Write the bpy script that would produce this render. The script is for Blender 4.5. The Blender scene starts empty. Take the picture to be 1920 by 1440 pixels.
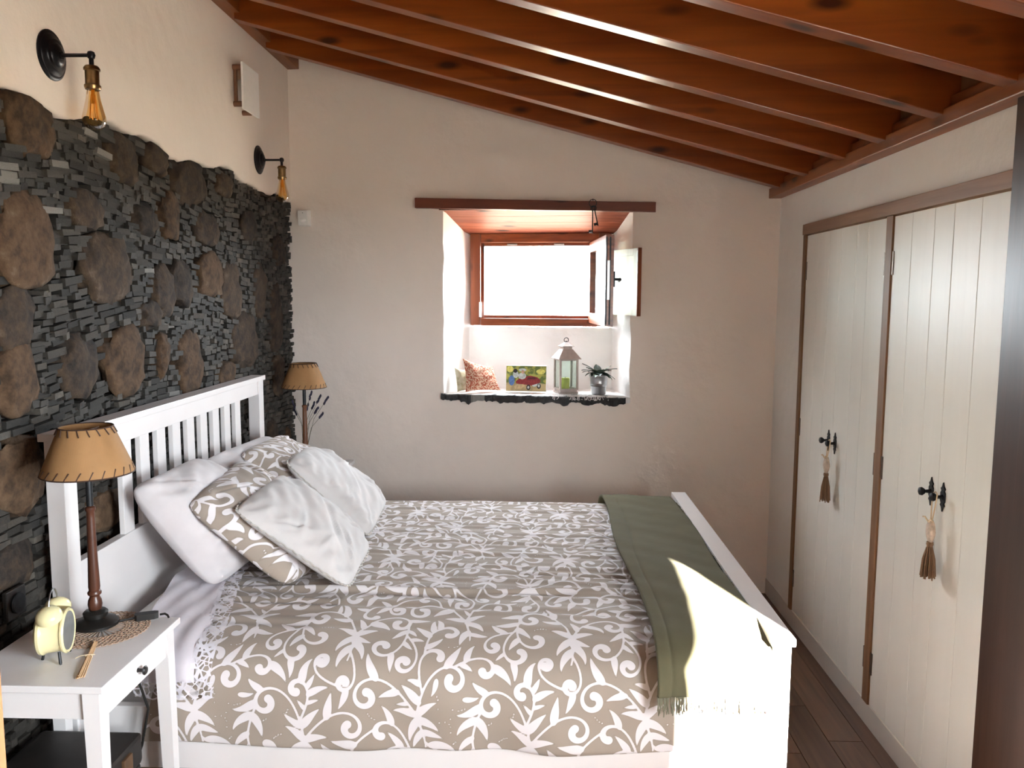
import bpy, bmesh, math, random
import numpy as np
from mathutils import Vector, Matrix, noise
random.seed(7); np.random.seed(7)
scene = bpy.context.scene
col = scene.collection

# ------------------------------------------------------------------ camera
FPX, PITCH, YAW, ROLL, CAMH = 1524.3, .1085, .0301, .0042, 1.62
F = np.array([-math.sin(YAW)*math.cos(PITCH), math.cos(YAW)*math.cos(PITCH), -math.sin(PITCH)])
Rv = np.cross(F, [0, 0, 1]); Rv /= np.linalg.norm(Rv); Uv = np.cross(Rv, F)
Rv, Uv = math.cos(ROLL)*Rv + math.sin(ROLL)*Uv, -math.sin(ROLL)*Rv + math.cos(ROLL)*Uv
CO = np.array([0, 0, CAMH])
cam_d = bpy.data.cameras.new('camera'); cam = bpy.data.objects.new('camera', cam_d); col.objects.link(cam)
cam_d.sensor_fit = 'HORIZONTAL'; cam_d.sensor_width = 36; cam_d.lens = FPX/1920*36
cam_d.clip_start = .02; cam_d.clip_end = 500
cam.matrix_world = Matrix(((Rv[0], Uv[0], -F[0], 0), (Rv[1], Uv[1], -F[1], 0), (Rv[2], Uv[2], -F[2], CAMH), (0, 0, 0, 1)))
scene.camera = cam

# ------------------------------------------------------------------ light
world = bpy.data.worlds.new('world'); scene.world = world; world.use_nodes = True
bg = world.node_tree.nodes['Background']; bg.inputs['Color'].default_value = (.86, .94, 1, 1); bg.inputs['Strength'].default_value = 38.0
sun_d = bpy.data.lights.new('sun', 'SUN'); sun = bpy.data.objects.new('sun', sun_d); col.objects.link(sun)
SUN = Vector((-.34, .94, -.42)).normalized()
sun.rotation_euler = (-SUN).to_track_quat('Z', 'Y').to_euler(); sun.location = (3, -4, 5)
sun_d.energy = 140; sun_d.angle = .012; sun_d.color = (1, .96, .90)
vs = scene.view_settings
vs.view_transform = 'Standard'; vs.look = 'None'; vs.gamma = 1; vs.exposure = 1.0; vs.use_curve_mapping = False
cy = scene.cycles
cy.max_bounces = 10; cy.diffuse_bounces = 7; cy.glossy_bounces = 4; cy.transmission_bounces = 6; cy.transparent_max_bounces = 10
cy.sample_clamp_indirect = 40; cy.caustics_reflective = False; cy.caustics_refractive = False
try:
    cy.use_denoising = True; cy.denoiser = 'OPENIMAGEDENOISE'
except Exception:
    pass
def portal(name, loc, rot, sx, sy):
    d = bpy.data.lights.new(name, 'AREA'); d.shape = 'RECTANGLE'; d.size = sx; d.size_y = sy
    o = bpy.data.objects.new(name, d); col.objects.link(o); o.location = loc; o.rotation_euler = rot
    d.cycles.is_portal = True
# daylight portals: they only guide sampling of the sky through the real openings
portal('portal_terrace_opening', (1.40, .07, 1.40), (0, math.pi/2, 0), .80, 1.24)
portal('portal_window', (.02, 4.98, 1.7), (-math.pi/2, 0, -.114), .66, .45)

# ------------------------------------------------------------------ pixel helpers (direction only; the plane gives the distance)
def ray(px, py): return F + Rv*(px-960)/FPX - Uv*(py-720)/FPX
def plane(px, py, n, d):
    r = ray(px, py); n = np.array(n, float); return CO + r*((d - n@CO)/(n@r))
def PX(px, py, v): return plane(px, py, (1, 0, 0), v)
def PY(px, py, v): return plane(px, py, (0, 1, 0), v)
def PZ(px, py, v): return plane(px, py, (0, 0, 1), v)
# back wall frame: u along the wall, off outwards, z up
WA = np.array([-1.4015, 4.6601, 0]); WE = np.array([.9934, -.1143, 0]); WN = np.array([.1143, .9934, 0])
def bw(u, off, z): return tuple(WA + WE*u + WN*off + np.array([0, 0, z]))
BWROT = math.atan2(WE[1], WE[0])

# ------------------------------------------------------------------ materials
def _mat(name):
    m = bpy.data.materials.new(name); m.use_nodes = True
    nt = m.node_tree; b = nt.nodes['Principled BSDF']; return m, nt, b
def N(nt, t, **kw):
    n = nt.nodes.new(t)
    for k, v in kw.items():
        if k in n.inputs: n.inputs[k].default_value = v
        else: setattr(n, k, v)
    return n
def coords(nt, scale=(1, 1, 1), kind='Object', rot=(0, 0, 0)):
    tc = N(nt, 'ShaderNodeTexCoord'); mp = N(nt, 'ShaderNodeMapping')
    mp.inputs['Scale'].default_value = scale; mp.inputs['Rotation'].default_value = rot
    nt.links.new(tc.outputs[kind], mp.inputs['Vector']); return mp.outputs['Vector']
def ramp(nt, fac, stops):
    r = N(nt, 'ShaderNodeValToRGB'); e = r.color_ramp.elements
    e[0].position, e[0].color = stops[0][0], (*stops[0][1], 1); e[1].position, e[1].color = stops[-1][0], (*stops[-1][1], 1)
    for p, c in stops[1:-1]:
        x = e.new(p); x.color = (*c, 1)
    nt.links.new(fac, r.inputs['Fac']); return r.outputs['Color']
def bump(nt, b, h, strength, dist=.01, prev=None):
    n = N(nt, 'ShaderNodeBump', Strength=strength, Distance=dist); nt.links.new(h, n.inputs['Height'])
    if prev: nt.links.new(prev, n.inputs['Normal'])
    nt.links.new(n.outputs['Normal'], b.inputs['Normal']); return n.outputs['Normal']
def mixc(nt, fac, a, c, mode='MIX'):
    n = N(nt, 'ShaderNodeMix'); n.data_type = 'RGBA'; n.blend_type = mode
    for v, i in ((fac, 0), (a, 6), (c, 7)):
        if isinstance(v, (int, float)): n.inputs[i].default_value = v
        elif isinstance(v, tuple): n.inputs[i].default_value = (*v, 1)
        else: nt.links.new(v, n.inputs[i])
    return n.outputs[2]
def plain(name, c, rough=.5, metal=0, spec=.5, noise_amt=.06, scale=40, bmp=0):
    m, nt, b = _mat(name); v = coords(nt)
    n = N(nt, 'ShaderNodeTexNoise', Scale=scale, Detail=4); nt.links.new(v, n.inputs['Vector'])
    lo = tuple(x*(1-noise_amt) for x in c); hi = tuple(min(1, x*(1+noise_amt)) for x in c)
    nt.links.new(ramp(nt, n.outputs['Fac'], [(.3, lo), (.7, hi)]), b.inputs['Base Color'])
    b.inputs['Roughness'].default_value = rough; b.inputs['Metallic'].default_value = metal
    b.inputs['Specular IOR Level'].default_value = spec
    if bmp: bump(nt, b, n.outputs['Fac'], bmp, .005)
    return m
def plaster(name, c):
    m, nt, b = _mat(name); v = coords(nt)
    n1 = N(nt, 'ShaderNodeTexNoise', Scale=2.2, Detail=3); n2 = N(nt, 'ShaderNodeTexNoise', Scale=9, Detail=5); n3 = N(nt, 'ShaderNodeTexNoise', Scale=120, Detail=3)
    for n in (n1, n2, n3): nt.links.new(v, n.inputs['Vector'])
    nt.links.new(ramp(nt, n1.outputs['Fac'], [(.3, tuple(x*.955 for x in c)), (.7, c)]), b.inputs['Base Color'])
    b.inputs['Roughness'].default_value = .85; b.inputs['Specular IOR Level'].default_value = .2
    p = bump(nt, b, n1.outputs['Fac'], .35, .05); p = bump(nt, b, n2.outputs['Fac'], .4, .02, p); bump(nt, b, n3.outputs['Fac'], .12, .003, p)
    return m
def wood(name, dark, light, axis=0, rough=.35, scale=1.0, knots=True, spec=.5, tone_lo=.82, tone_hi=1.1):
    m, nt, b = _mat(name)
    s = [22*scale]*3; s[axis] = 1.3*scale
    tc = N(nt, 'ShaderNodeTexCoord'); oi = N(nt, 'ShaderNodeObjectInfo')
    add = N(nt, 'ShaderNodeVectorMath', operation='ADD'); mul = N(nt, 'ShaderNodeVectorMath', operation='SCALE')
    comb = N(nt, 'ShaderNodeCombineXYZ')
    for i in range(3): nt.links.new(oi.outputs['Random'], comb.inputs[i])
    nt.links.new(comb.outputs[0], mul.inputs[0]); mul.inputs['Scale'].default_value = 17.0
    nt.links.new(tc.outputs['Object'], add.inputs[0]); nt.links.new(mul.outputs[0], add.inputs[1])
    mp = N(nt, 'ShaderNodeMapping'); mp.inputs['Scale'].default_value = s; nt.links.new(add.outputs[0], mp.inputs['Vector'])
    n1 = N(nt, 'ShaderNodeTexNoise', Scale=1.0, Detail=6, Distortion=.6); nt.links.new(mp.outputs[0], n1.inputs['Vector'])
    mid = tuple((a+c)/2 for a, c in zip(dark, light))
    cc = ramp(nt, n1.outputs['Fac'], [(.28, dark), (.5, mid), (.72, light)])
    if knots:
        s2 = [9*scale]*3; s2[axis] = 3.2*scale
        mp2 = N(nt, 'ShaderNodeMapping'); mp2.inputs['Scale'].default_value = s2; nt.links.new(add.outputs[0], mp2.inputs['Vector'])
        vo = N(nt, 'ShaderNodeTexVoronoi', Scale=1.0); vo.inputs['Randomness'].default_value = 1; nt.links.new(mp2.outputs[0], vo.inputs['Vector'])
        k = ramp(nt, vo.outputs['Distance'], [(.09, (1, 1, 1)), (.22, (0, 0, 0))])
        cc = mixc(nt, k, cc, tuple(x*.22 for x in dark))
    tone = N(nt, 'ShaderNodeMapRange'); nt.links.new(oi.outputs['Random'], tone.inputs['Value'])
    tone.inputs['To Min'].default_value = tone_lo; tone.inputs['To Max'].default_value = tone_hi
    hsv = N(nt, 'ShaderNodeHueSaturation'); nt.links.new(cc, hsv.inputs['Color']); nt.links.new(tone.outputs[0], hsv.inputs['Value'])
    nt.links.new(hsv.outputs[0], b.inputs['Base Color'])
    b.inputs['Roughness'].default_value = rough; b.inputs['Specular IOR Level'].default_value = spec
    bump(nt, b, n1.outputs['Fac'], .15, .004); return m
def stone(name, stops, scale=9, random_shift=.35, rough=.9):
    m, nt, b = _mat(name); v = coords(nt)
    oi = N(nt, 'ShaderNodeObjectInfo'); ge = N(nt, 'ShaderNodeNewGeometry')
    ad = N(nt, 'ShaderNodeMath', operation='ADD'); fr = N(nt, 'ShaderNodeMath', operation='FRACT')
    nt.links.new(oi.outputs['Random'], ad.inputs[0]); nt.links.new(ge.outputs['Random Per Island'], ad.inputs[1]); nt.links.new(ad.outputs[0], fr.inputs[0])
    n1 = N(nt, 'ShaderNodeTexNoise', Scale=scale, Detail=8, Roughness=.65); nt.links.new(v, n1.inputs['Vector'])
    off = N(nt, 'ShaderNodeMapRange'); nt.links.new(fr.outputs[0], off.inputs['Value']); off.inputs['To Min'].default_value = -random_shift; off.inputs['To Max'].default_value = random_shift
    s = N(nt, 'ShaderNodeMath', operation='ADD'); nt.links.new(n1.outputs['Fac'], s.inputs[0]); nt.links.new(off.outputs[0], s.inputs[1])
    nt.links.new(ramp(nt, s.outputs[0], stops), b.inputs['Base Color'])
    b.inputs['Roughness'].default_value = rough; b.inputs['Specular IOR Level'].default_value = .3
    n2 = N(nt, 'ShaderNodeTexNoise', Scale=scale*6, Detail=6); nt.links.new(v, n2.inputs['Vector'])
    p = bump(nt, b, n1.outputs['Fac'], .5, .02); bump(nt, b, n2.outputs['Fac'], .35, .006, p); return m
def fabric(name, c, weave=350, rough=.9, var=.05, sheen=.2, strength=.25):
    m, nt, b = _mat(name); v = coords(nt)
    n = N(nt, 'ShaderNodeTexNoise', Scale=14, Detail=4); nt.links.new(v, n.inputs['Vector'])
    nt.links.new(ramp(nt, n.outputs['Fac'], [(.3, tuple(x*(1-var) for x in c)), (.7, tuple(min(1, x*(1+var)) for x in c))]), b.inputs['Base Color'])
    w = N(nt, 'ShaderNodeTexWave', Scale=weave, Distortion=1.5); nt.links.new(v, w.inputs['Vector'])
    b.inputs['Roughness'].default_value = rough; b.inputs['Specular IOR Level'].default_value = .15
    b.inputs['Sheen Weight'].default_value = sheen
    p = bump(nt, b, n.outputs['Fac'], .15, .01); bump(nt, b, w.outputs['Fac'], strength, .001, p); return m
def printed(name, ground, ink):
    """cotton with a scroll print: the mesh carries the distance to the printed shapes"""
    m, nt, b = _mat(name)
    at = N(nt, 'ShaderNodeAttribute', attribute_name='print'); mr = N(nt, 'ShaderNodeMapRange')
    nt.links.new(at.outputs['Fac'], mr.inputs['Value'])
    mr.inputs['From Min'].default_value = -.0006; mr.inputs['From Max'].default_value = .0006; mr.inputs['To Min'].default_value = 1; mr.inputs['To Max'].default_value = 0
    ol = N(nt, 'ShaderNodeMapRange'); nt.links.new(at.outputs['Fac'], ol.inputs['Value'])
    ol.inputs['From Min'].default_value = .0005; ol.inputs['From Max'].default_value = .0035; ol.inputs['To Min'].default_value = .7; ol.inputs['To Max'].default_value = 0
    v = coords(nt); n = N(nt, 'ShaderNodeTexNoise', Scale=10, Detail=3); nt.links.new(v, n.inputs['Vector'])
    g = ramp(nt, n.outputs['Fac'], [(.3, tuple(x*.95 for x in ground)), (.7, ground)])
    g = mixc(nt, ol.outputs[0], g, tuple(x*.8 for x in ground))
    nt.links.new(mixc(nt, mr.outputs[0], g, ink), b.inputs['Base Color'])
    w = N(nt, 'ShaderNodeTexWave', Scale=300, Distortion=1); nt.links.new(v, w.inputs['Vector'])
    b.inputs['Roughness'].default_value = .8; b.inputs['Specular IOR Level'].default_value = .2; b.inputs['Sheen Weight'].default_value = .15
    bump(nt, b, w.outputs['Fac'], .1, .0005); return m
def glass(name, tint=(1, 1, 1), rough=0.0, alpha=.12):
    m, nt, b = _mat(name)
    n = N(nt, 'ShaderNodeTexNoise', Scale=3); nt.links.new(coords(nt), n.inputs['Vector'])
    tr = N(nt, 'ShaderNodeBsdfTransparent'); gl = N(nt, 'ShaderNodeBsdfGlossy', Roughness=.02); mx = N(nt, 'ShaderNodeMixShader')
    fr = N(nt, 'ShaderNodeFresnel', IOR=1.45); lo = N(nt, 'ShaderNodeMath', operation='MULTIPLY'); lo.inputs[1].default_value = .45+alpha
    nt.links.new(ramp(nt, n.outputs['Fac'], [(.2, tuple(x*.97 for x in tint)), (.8, tint)]), tr.inputs['Color'])
    nt.links.new(fr.outputs[0], lo.inputs[0]); nt.links.new(lo.outputs[0], mx.inputs[0])
    nt.links.new(tr.outputs[0], mx.inputs[1]); nt.links.new(gl.outputs[0], mx.inputs[2])
    nt.links.new(mx.outputs[0], nt.nodes['Material Output'].inputs['Surface']); return m
def lace(name, c, scale=55, thr=.055):
    m, nt, b = _mat(name); v = coords(nt)
    vo = N(nt, 'ShaderNodeTexVoronoi', Scale=scale, feature='DISTANCE_TO_EDGE'); nt.links.new(v, vo.inputs['Vector'])
    ns = N(nt, 'ShaderNodeTexNoise', Scale=scale*.35, Detail=2); nt.links.new(v, ns.inputs['Vector'])
    mu = N(nt, 'ShaderNodeMapRange'); nt.links.new(ns.outputs['Fac'], mu.inputs['Value'])
    mu.inputs['From Min'].default_value = .35; mu.inputs['From Max'].default_value = .7; mu.inputs['To Min'].default_value = thr*.6; mu.inputs['To Max'].default_value = thr*4
    lt = N(nt, 'ShaderNodeMath', operation='LESS_THAN'); nt.links.new(vo.outputs['Distance'], lt.inputs[0]); nt.links.new(mu.outputs[0], lt.inputs[1])
    b.inputs['Base Color'].default_value = (*c, 1); b.inputs['Roughness'].default_value = .9
    nt.links.new(lt.outputs[0], b.inputs['Alpha']); return m

M = {}
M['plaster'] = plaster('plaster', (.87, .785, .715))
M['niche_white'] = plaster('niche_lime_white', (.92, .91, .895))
M['plaster_white'] = plaster('plaster_white', (.90, .88, .84))
M['beam'] = wood('varnished_pine', (.135, .026, .0035), (.26, .062, .0075), 0, .30)
M['beam_y'] = wood('varnished_pine_y', (.16, .037, .006), (.31, .085, .013), 1, .38)
M['board_y'] = wood('roof_board_pine', (.15, .042, .008), (.30, .095, .018), 1, .5)
M['winwood'] = wood('window_wood', (.13, .028, .010), (.32, .085, .027), 0, .3, 1.6)
M['winwood_z'] = wood('window_wood_z', (.11, .024, .009), (.28, .072, .023), 2, .3, 1.6)
M['lintel'] = wood('lintel_wood', (.085, .018, .008), (.17, .038, .016), 0, .45, 1.2)
M['soffit'] = wood('soffit_wood', (.19, .045, .025), (.36, .11, .062), 0, .5, 1.2, True, .25)
M['trimwood'] = wood('trim_wood', (.20, .10, .055), (.34, .185, .105), 1, .5, 1.4, False)
M['trimwood_z'] = wood('trim_wood_z', (.21, .105, .05), (.36, .19, .095), 2, .5, 1.4, False)
M['jamb'] = wood('orange_wood', (.17, .078, .028), (.26, .13, .052), 2, .55, 1.4, False)
M['darkdoor'] = wood('dark_brown_wood', (.026, .0105, .006), (.05, .02, .011), 2, .4, 1.2, False)
M['floor'] = wood('floor_wood', (.11, .06, .035), (.22, .125, .075), 1, .4, 1.2, False)
M['paint'] = plain('white_lacquer', (.76, .73, .725), .35, noise_amt=.02, scale=6)
M['door_paint'] = wood('cream_door_paint', (.87, .86, .80), (.90, .89, .83), 2, .42, 1.0, False, .5, .98, 1.02)
M['kick'] = plain('kick_paint', (.66, .62, .57), .5, noise_amt=.04, scale=5)
M['mortar'] = stone('dark_mortar', [(.2, (.012, .010, .009)), (.8, (.05, .042, .036))], 12)
M['slate'] = stone('grey_slate', [(0, (.019, .0165, .014)), (.35, (.035, .031, .0265)), (.7, (.055, .0485, .0415)), (.93, (.080, .068, .055)), (1.0, (.105, .09, .073))], 14, .42, .75)
M['slate_pale'] = stone('pale_slate', [(.1, (.17, .16, .145)), (.9, (.32, .30, .275))], 14, .2, .7)
M['boulder'] = stone('basalt_boulder', [(.30, (.010, .008, .007)), (.43, (.028, .021, .017)), (.54, (.052, .035, .024)), (.64, (.075, .049, .031)), (.78, (.15, .115, .085))], 15, .07)
M['boulder_brown'] = stone('brown_boulder', [(.30, (.014, .010, .007)), (.42, (.045, .027, .016)), (.53, (.085, .049, .027)), (.64, (.115, .070, .040)), (.80, (.20, .15, .10))], 15, .06)
M['sill'] = stone('sill_basalt', [(.2, (.02, .02, .02)), (.6, (.06, .06, .06)), (.9, (.16, .16, .155))], 26, .2, .6)
M['black_metal'] = plain('black_metal', (.012, .012, .016), .35, .6)
M['brass'] = plain('aged_brass', (.26, .165, .075), .3, 1, noise_amt=.2, scale=60)
M['steel'] = plain('steel', (.45, .45, .46), .33, 1, noise_amt=.05)
M['iron'] = plain('dark_iron', (.03, .03, .032), .5, .7, noise_amt=.3)
M['hinge'] = plain('bronze_hinge', (.16, .12, .095), .4, .8, noise_amt=.2)
M['amber_glass'] = glass('amber_glass', (1, .80, .48), alpha=.15)
M['clear_glass'] = glass('clear_glass', (.94, .99, .97), alpha=.1)
M['filament'] = plain('filament', (.75, .38, .08), .4, .6)
M['shade'] = fabric('parchment_shade', (.32, .175, .075), 60, .7, .1, 0, .06)
M['leather'] = plain('leather_lace', (.05, .022, .012), .7)
M['lamp_wood'] = wood('lamp_wood', (.045, .014, .008), (.12, .04, .02), 2, .35, 2.0, False)
M['lamp_wood_warm'] = wood('lamp_wood_warm', (.10, .035, .015), (.22, .085, .035), 2, .35, 2.0, False)
M['black'] = plain('black_wood', (.010, .009, .008), .4)
M['cream'] = plain('cream_enamel', (.74, .66, .38), .22, noise_amt=.03, scale=8)
M['dial'] = plain('dial_glass', (.20, .20, .19), .08)
M['white_cotton'] = fabric('white_cotton', (.62, .585, .595))
M['white_linen'] = fabric('white_linen', (.63, .605, .60), 260)
M['lilac_cotton'] = fabric('lilac_cotton', (.70, .66, .71))
M['lilac_lace'] = lace('lilac_lace', (.74, .71, .76))
M['print'] = printed('scroll_print', (.36, .30, .25), (.74, .70, .715))
M['throw'] = fabric('olive_throw', (.135, .122, .072), 220, .95, .06, .04, .5)
M['fringe'] = fabric('olive_fringe', (.19, .18, .125), 220)
M['trimgrey'] = fabric('grey_ruffle', (.50, .47, .44))
M['mattress'] = fabric('mattress_ticking', (.82, .80, .78))
M['doily'] = fabric('crochet_thread', (.40, .27, .19), 200)
M['straw'] = plain('straw', (.60, .38, .20), .7)
M['trunk'] = plain('trunk_leather', (.018, .014, .012), .55, noise_amt=.4, scale=12)
M['trunk_wood'] = wood('trunk_batten', (.06, .03, .015), (.14, .07, .03), 2, .6, 1.5, False)
M['white_plastic'] = plain('white_plastic', (.92, .91, .89), .4, noise_amt=.02)
M['bracket'] = wood('bracket_wood', (.12, .05, .025), (.22, .10, .05), 2, .5, 2.0, False)
M['lavender'] = plain('dried_lavender', (.035, .03, .055), .9, noise_amt=.4)
M['stem'] = plain('dry_stem', (.10, .09, .05), .9)
M['candle'] = plain('yellow_candle', (.66, .68, .16), .5)
M['lantern'] = plain('lantern_paint', (.46, .39, .35), .5, noise_amt=.1)
M['leaf'] = plain('dark_leaf', (.022, .036, .026), .35, noise_amt=.4, scale=60)
M['leaf_pale'] = plain('pale_leaf', (.20, .26, .20), .4, noise_amt=.3, scale=60)
M['soil'] = plain('soil', (.02, .015, .012), .95, noise_amt=.4)
M['white_thread'] = fabric('white_thread', (.85, .83, .82), 200)
M['tassel'] = fabric('jute_tassel', (.27, .165, .095), 180)
M['ribbon'] = plain('cream_ribbon', (.70, .55, .36), .7)
M['shell'] = plain('shell_ornament', (.66, .54, .44), .5, noise_amt=.25, scale=70)
M['shutter'] = wood('shutter_paint', (.62, .54, .40), (.80, .74, .60), 2, .5, 1.2, False)
M['sealstrip'] = plain('seal_strip', (.02, .015, .015), .5)
M['house'] = plaster('house_render', (.85, .84, .82))
M['tile'] = plain('clay_tile', (.55, .30, .18), .8, noise_amt=.2)
M['ground'] = plain('garden_ground', (.22, .19, .14), .9, noise_amt=.1, scale=2)

# ------------------------------------------------------------------ object helpers
def link(o, parent=None):
    col.objects.link(o)
    if parent is not None: o.parent = parent
    return o
def tag(o, label, cat, group=None):
    o['label'] = label; o['category'] = cat
    if group: o['group'] = group
    return o
def thing(name, label, cat, loc=(0, 0, 0), rotz=0, group=None):
    o = bpy.data.objects.new(name, None); o.empty_display_size = .05; link(o)
    o.location = loc; o.rotation_euler = (0, 0, rotz); return tag(o, label, cat, group)
def mesh(name, verts, faces, mat, parent=None, smooth=False, rel=True, base=False):
    """verts in world space unless rel is False (then local to the parent). base: move the origin to the thing's base"""
    verts = np.array(verts, float).reshape(-1, 3); org = np.zeros(3)
    if parent is not None and rel: verts = verts - np.array(parent.location)
    if base:
        lo, hi = verts.min(0), verts.max(0); org = np.array([(lo[0]+hi[0])/2, (lo[1]+hi[1])/2, lo[2]]); verts = verts - org
    me = bpy.data.meshes.new(name); me.from_pydata([tuple(v) for v in verts], [], faces); me.update()
    if mat: me.materials.append(M[mat] if isinstance(mat, str) else mat)
    if smooth: me.polygons.foreach_set('use_smooth', [True]*len(me.polygons))
    o = bpy.data.objects.new(name, me); o.location = org; return link(o, parent)
def struct(name, verts, faces, mat, smooth=False):
    o = mesh(name, verts, faces, mat, None, smooth); o['kind'] = 'structure'; return o
class MB:
    def __init__(s): s.v = []; s.f = []
    def add(s, v, f):
        k = len(s.v); s.v += [tuple(map(float, p)) for p in v]; s.f += [tuple(i+k for i in q) for q in f]; return s
    def box(s, lo, hi):
        x0, y0, z0 = lo; x1, y1, z1 = hi
        return s.hexa([(x0, y0, z0), (x1, y0, z0), (x1, y1, z0), (x0, y1, z0), (x0, y0, z1), (x1, y0, z1), (x1, y1, z1), (x0, y1, z1)])
    def hexa(s, p):
        return s.add(p, [(0, 3, 2, 1), (4, 5, 6, 7), (0, 1, 5, 4), (1, 2, 6, 5), (2, 3, 7, 6), (3, 0, 4, 7)])
    def tube(s, pts, r, n=8, cap=True):
        pts = [np.array(p, float) for p in pts]; rr = r if hasattr(r, '__len__') else [r]*len(pts)
        rings = []; up = np.array([0, 0, 1.0])
        t0 = pts[1]-pts[0]
        if abs(t0[2]) > .9*np.linalg.norm(t0): up = np.array([1.0, 0, 0])
        for i, p in enumerate(pts):
            t = pts[min(i+1, len(pts)-1)]-pts[max(i-1, 0)]; t = t/(np.linalg.norm(t)+1e-12)
            a = np.cross(t, up); a = a/(np.linalg.norm(a)+1e-12); c = np.cross(a, t); up = c
            rings.append([p+rr[i]*(a*math.cos(2*math.pi*k/n)+c*math.sin(2*math.pi*k/n)) for k in range(n)])
        v = [q for r_ in rings for q in r_]; f = []
        for i in range(len(pts)-1):
            for k in range(n): f.append((i*n+k, i*n+(k+1) % n, (i+1)*n+(k+1) % n, (i+1)*n+k))
        if cap: f += [tuple(range(n-1, -1, -1)), tuple((len(pts)-1)*n+k for k in range(n))]
        return s.add(v, f)
    def lathe(s, prof, c=(0, 0, 0), n=28, axis=2, close=True):
        v = []; f = []
        for r, h in prof:
            for k in range(n):
                a = 2*math.pi*k/n; p = [r*math.cos(a), r*math.sin(a), h]
                if axis == 0: p = [p[2], p[0], p[1]]
                if axis == 1: p = [p[1], p[2], p[0]]
                v.append((p[0]+c[0], p[1]+c[1], p[2]+c[2]))
        for i in range(len(prof)-1):
            for k in range(n): f.append((i*n+k, i*n+(k+1) % n, (i+1)*n+(k+1) % n, (i+1)*n+k))
        if close: f += [tuple(range(n-1, -1, -1)), tuple((len(prof)-1)*n+k for k in range(n))]
        return s.add(v, f)
    def obj(s, name, mat, parent=None, smooth=False, rel=True, base=False, bevel=0, kind=None):
        o = mesh(name, s.v, s.f, mat, parent, smooth, rel, base)
        if bevel: bev(o, bevel)
        if smooth: auto(o)
        if kind: o['kind'] = kind
        return o
def bev(o, w, seg=2):
    bm = bmesh.new(); bm.from_mesh(o.data)
    bmesh.ops.bevel(bm, geom=bm.edges[:], offset=w, segments=seg, affect='EDGES', profile=.6, clamp_overlap=True)
    bm.to_mesh(o.data); bm.free()
def auto(o, ang=40):
    bm = bmesh.new(); bm.from_mesh(o.data); bm.normal_update()
    for e in bm.edges:
        e.smooth = not (len(e.link_faces) == 2 and e.calc_face_angle(0) > math.radians(ang))
    bm.to_mesh(o.data); bm.free()
def box(name, lo, hi, mat, parent=None, bevel=.002, rel=True, base=False):
    return MB().box(lo, hi).obj(name, mat, parent, rel=rel, base=base, bevel=bevel)
def sbox(name, lo, hi, mat, bevel=0):
    o = MB().box(lo, hi).obj(name, mat, bevel=bevel); o['kind'] = 'structure'; return o
def copy_tree(o, parent=None):
    c = o.copy(); link(c, parent)
    for ch in list(o.children): copy_tree(ch, c)
    return c
def nz(x, y, z=0, s=1.0): return noise.noise(Vector((x*s, y*s, z*s)))
def grid_faces(nu, nv, wrap=False):
    a = np.arange(nu-1)[:, None]*nv + np.arange(nv-1)[None, :]
    return np.stack([a, a+nv, a+nv+1, a+1], -1).reshape(-1, 4).tolist()

# ------------------------------------------------------------------ setting: floor, walls, roof
LX, RX = -1.4015, 1.2664
fl = struct('floor', [(-1.7, -1.6, -.02), (1.7, -1.6, -.02), (1.7, 5.0, -.02), (-1.7, 5.0, -.02), (-1.7, -1.6, -.10), (1.7, -1.6, -.10), (1.7, 5.0, -.10), (-1.7, 5.0, -.10)],
            [(0, 1, 2, 3), (7, 6, 5, 4), (0, 4, 5, 1), (1, 5, 6, 2), (2, 6, 7, 3), (3, 7, 4, 0)], 'floor')
pm = {}
for i in range(22):                                   # floor planks along y
    x0 = -1.42 + i*.125
    for j, (ya, yb) in enumerate(((-1.5, .7+.5*((i*37) % 5)/5), (.7+.5*((i*37) % 5)/5, 2.6+.6*((i*53) % 7)/7), (2.6+.6*((i*53) % 7)/7, 4.7))):
        if x0+.125 > 1.36: continue
        p = MB().box((x0+.001, ya+.001, -.02), (x0+.124, yb-.001, 0)).obj('plank', 'floor', fl, bevel=.0012)
# left wall: plaster above, rubble stone below with a ragged joint line
def stone_top(y): return 2.163 + .018*math.sin(y*7.1+.5) + .012*math.sin(y*17.3) + .008*nz(y*30, 3) - .03*max(0, (y-4.0)/.66)
ys = np.linspace(.40, 4.80, 221)
V = []; Fc = []
for i, y in enumerate(ys):
    zt = stone_top(y)
    for x, z in ((LX-.05, zt+.004), (LX-.008, zt), (LX+.002, zt+.01), (LX+.004*nz(y*3, 1), 2.45), (LX+.004*nz(y*3, 5), 3.15)): V.append((x, y, z))
for i in range(len(ys)-1):
    for k in range(4): Fc.append((i*5+k, i*5+k+1, (i+1)*5+k+1, (i+1)*5+k))
wl = struct('wall_left', V, Fc, 'plaster', True)
MB().box((LX-.30, .40, 0), (LX-.045, 4.8, 3.15)).obj('masonry_core', 'mortar', wl)
sbox('wall_left_entry', (LX-.30, -1.6, 0), (LX, .40, 3.15), 'plaster')
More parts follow.
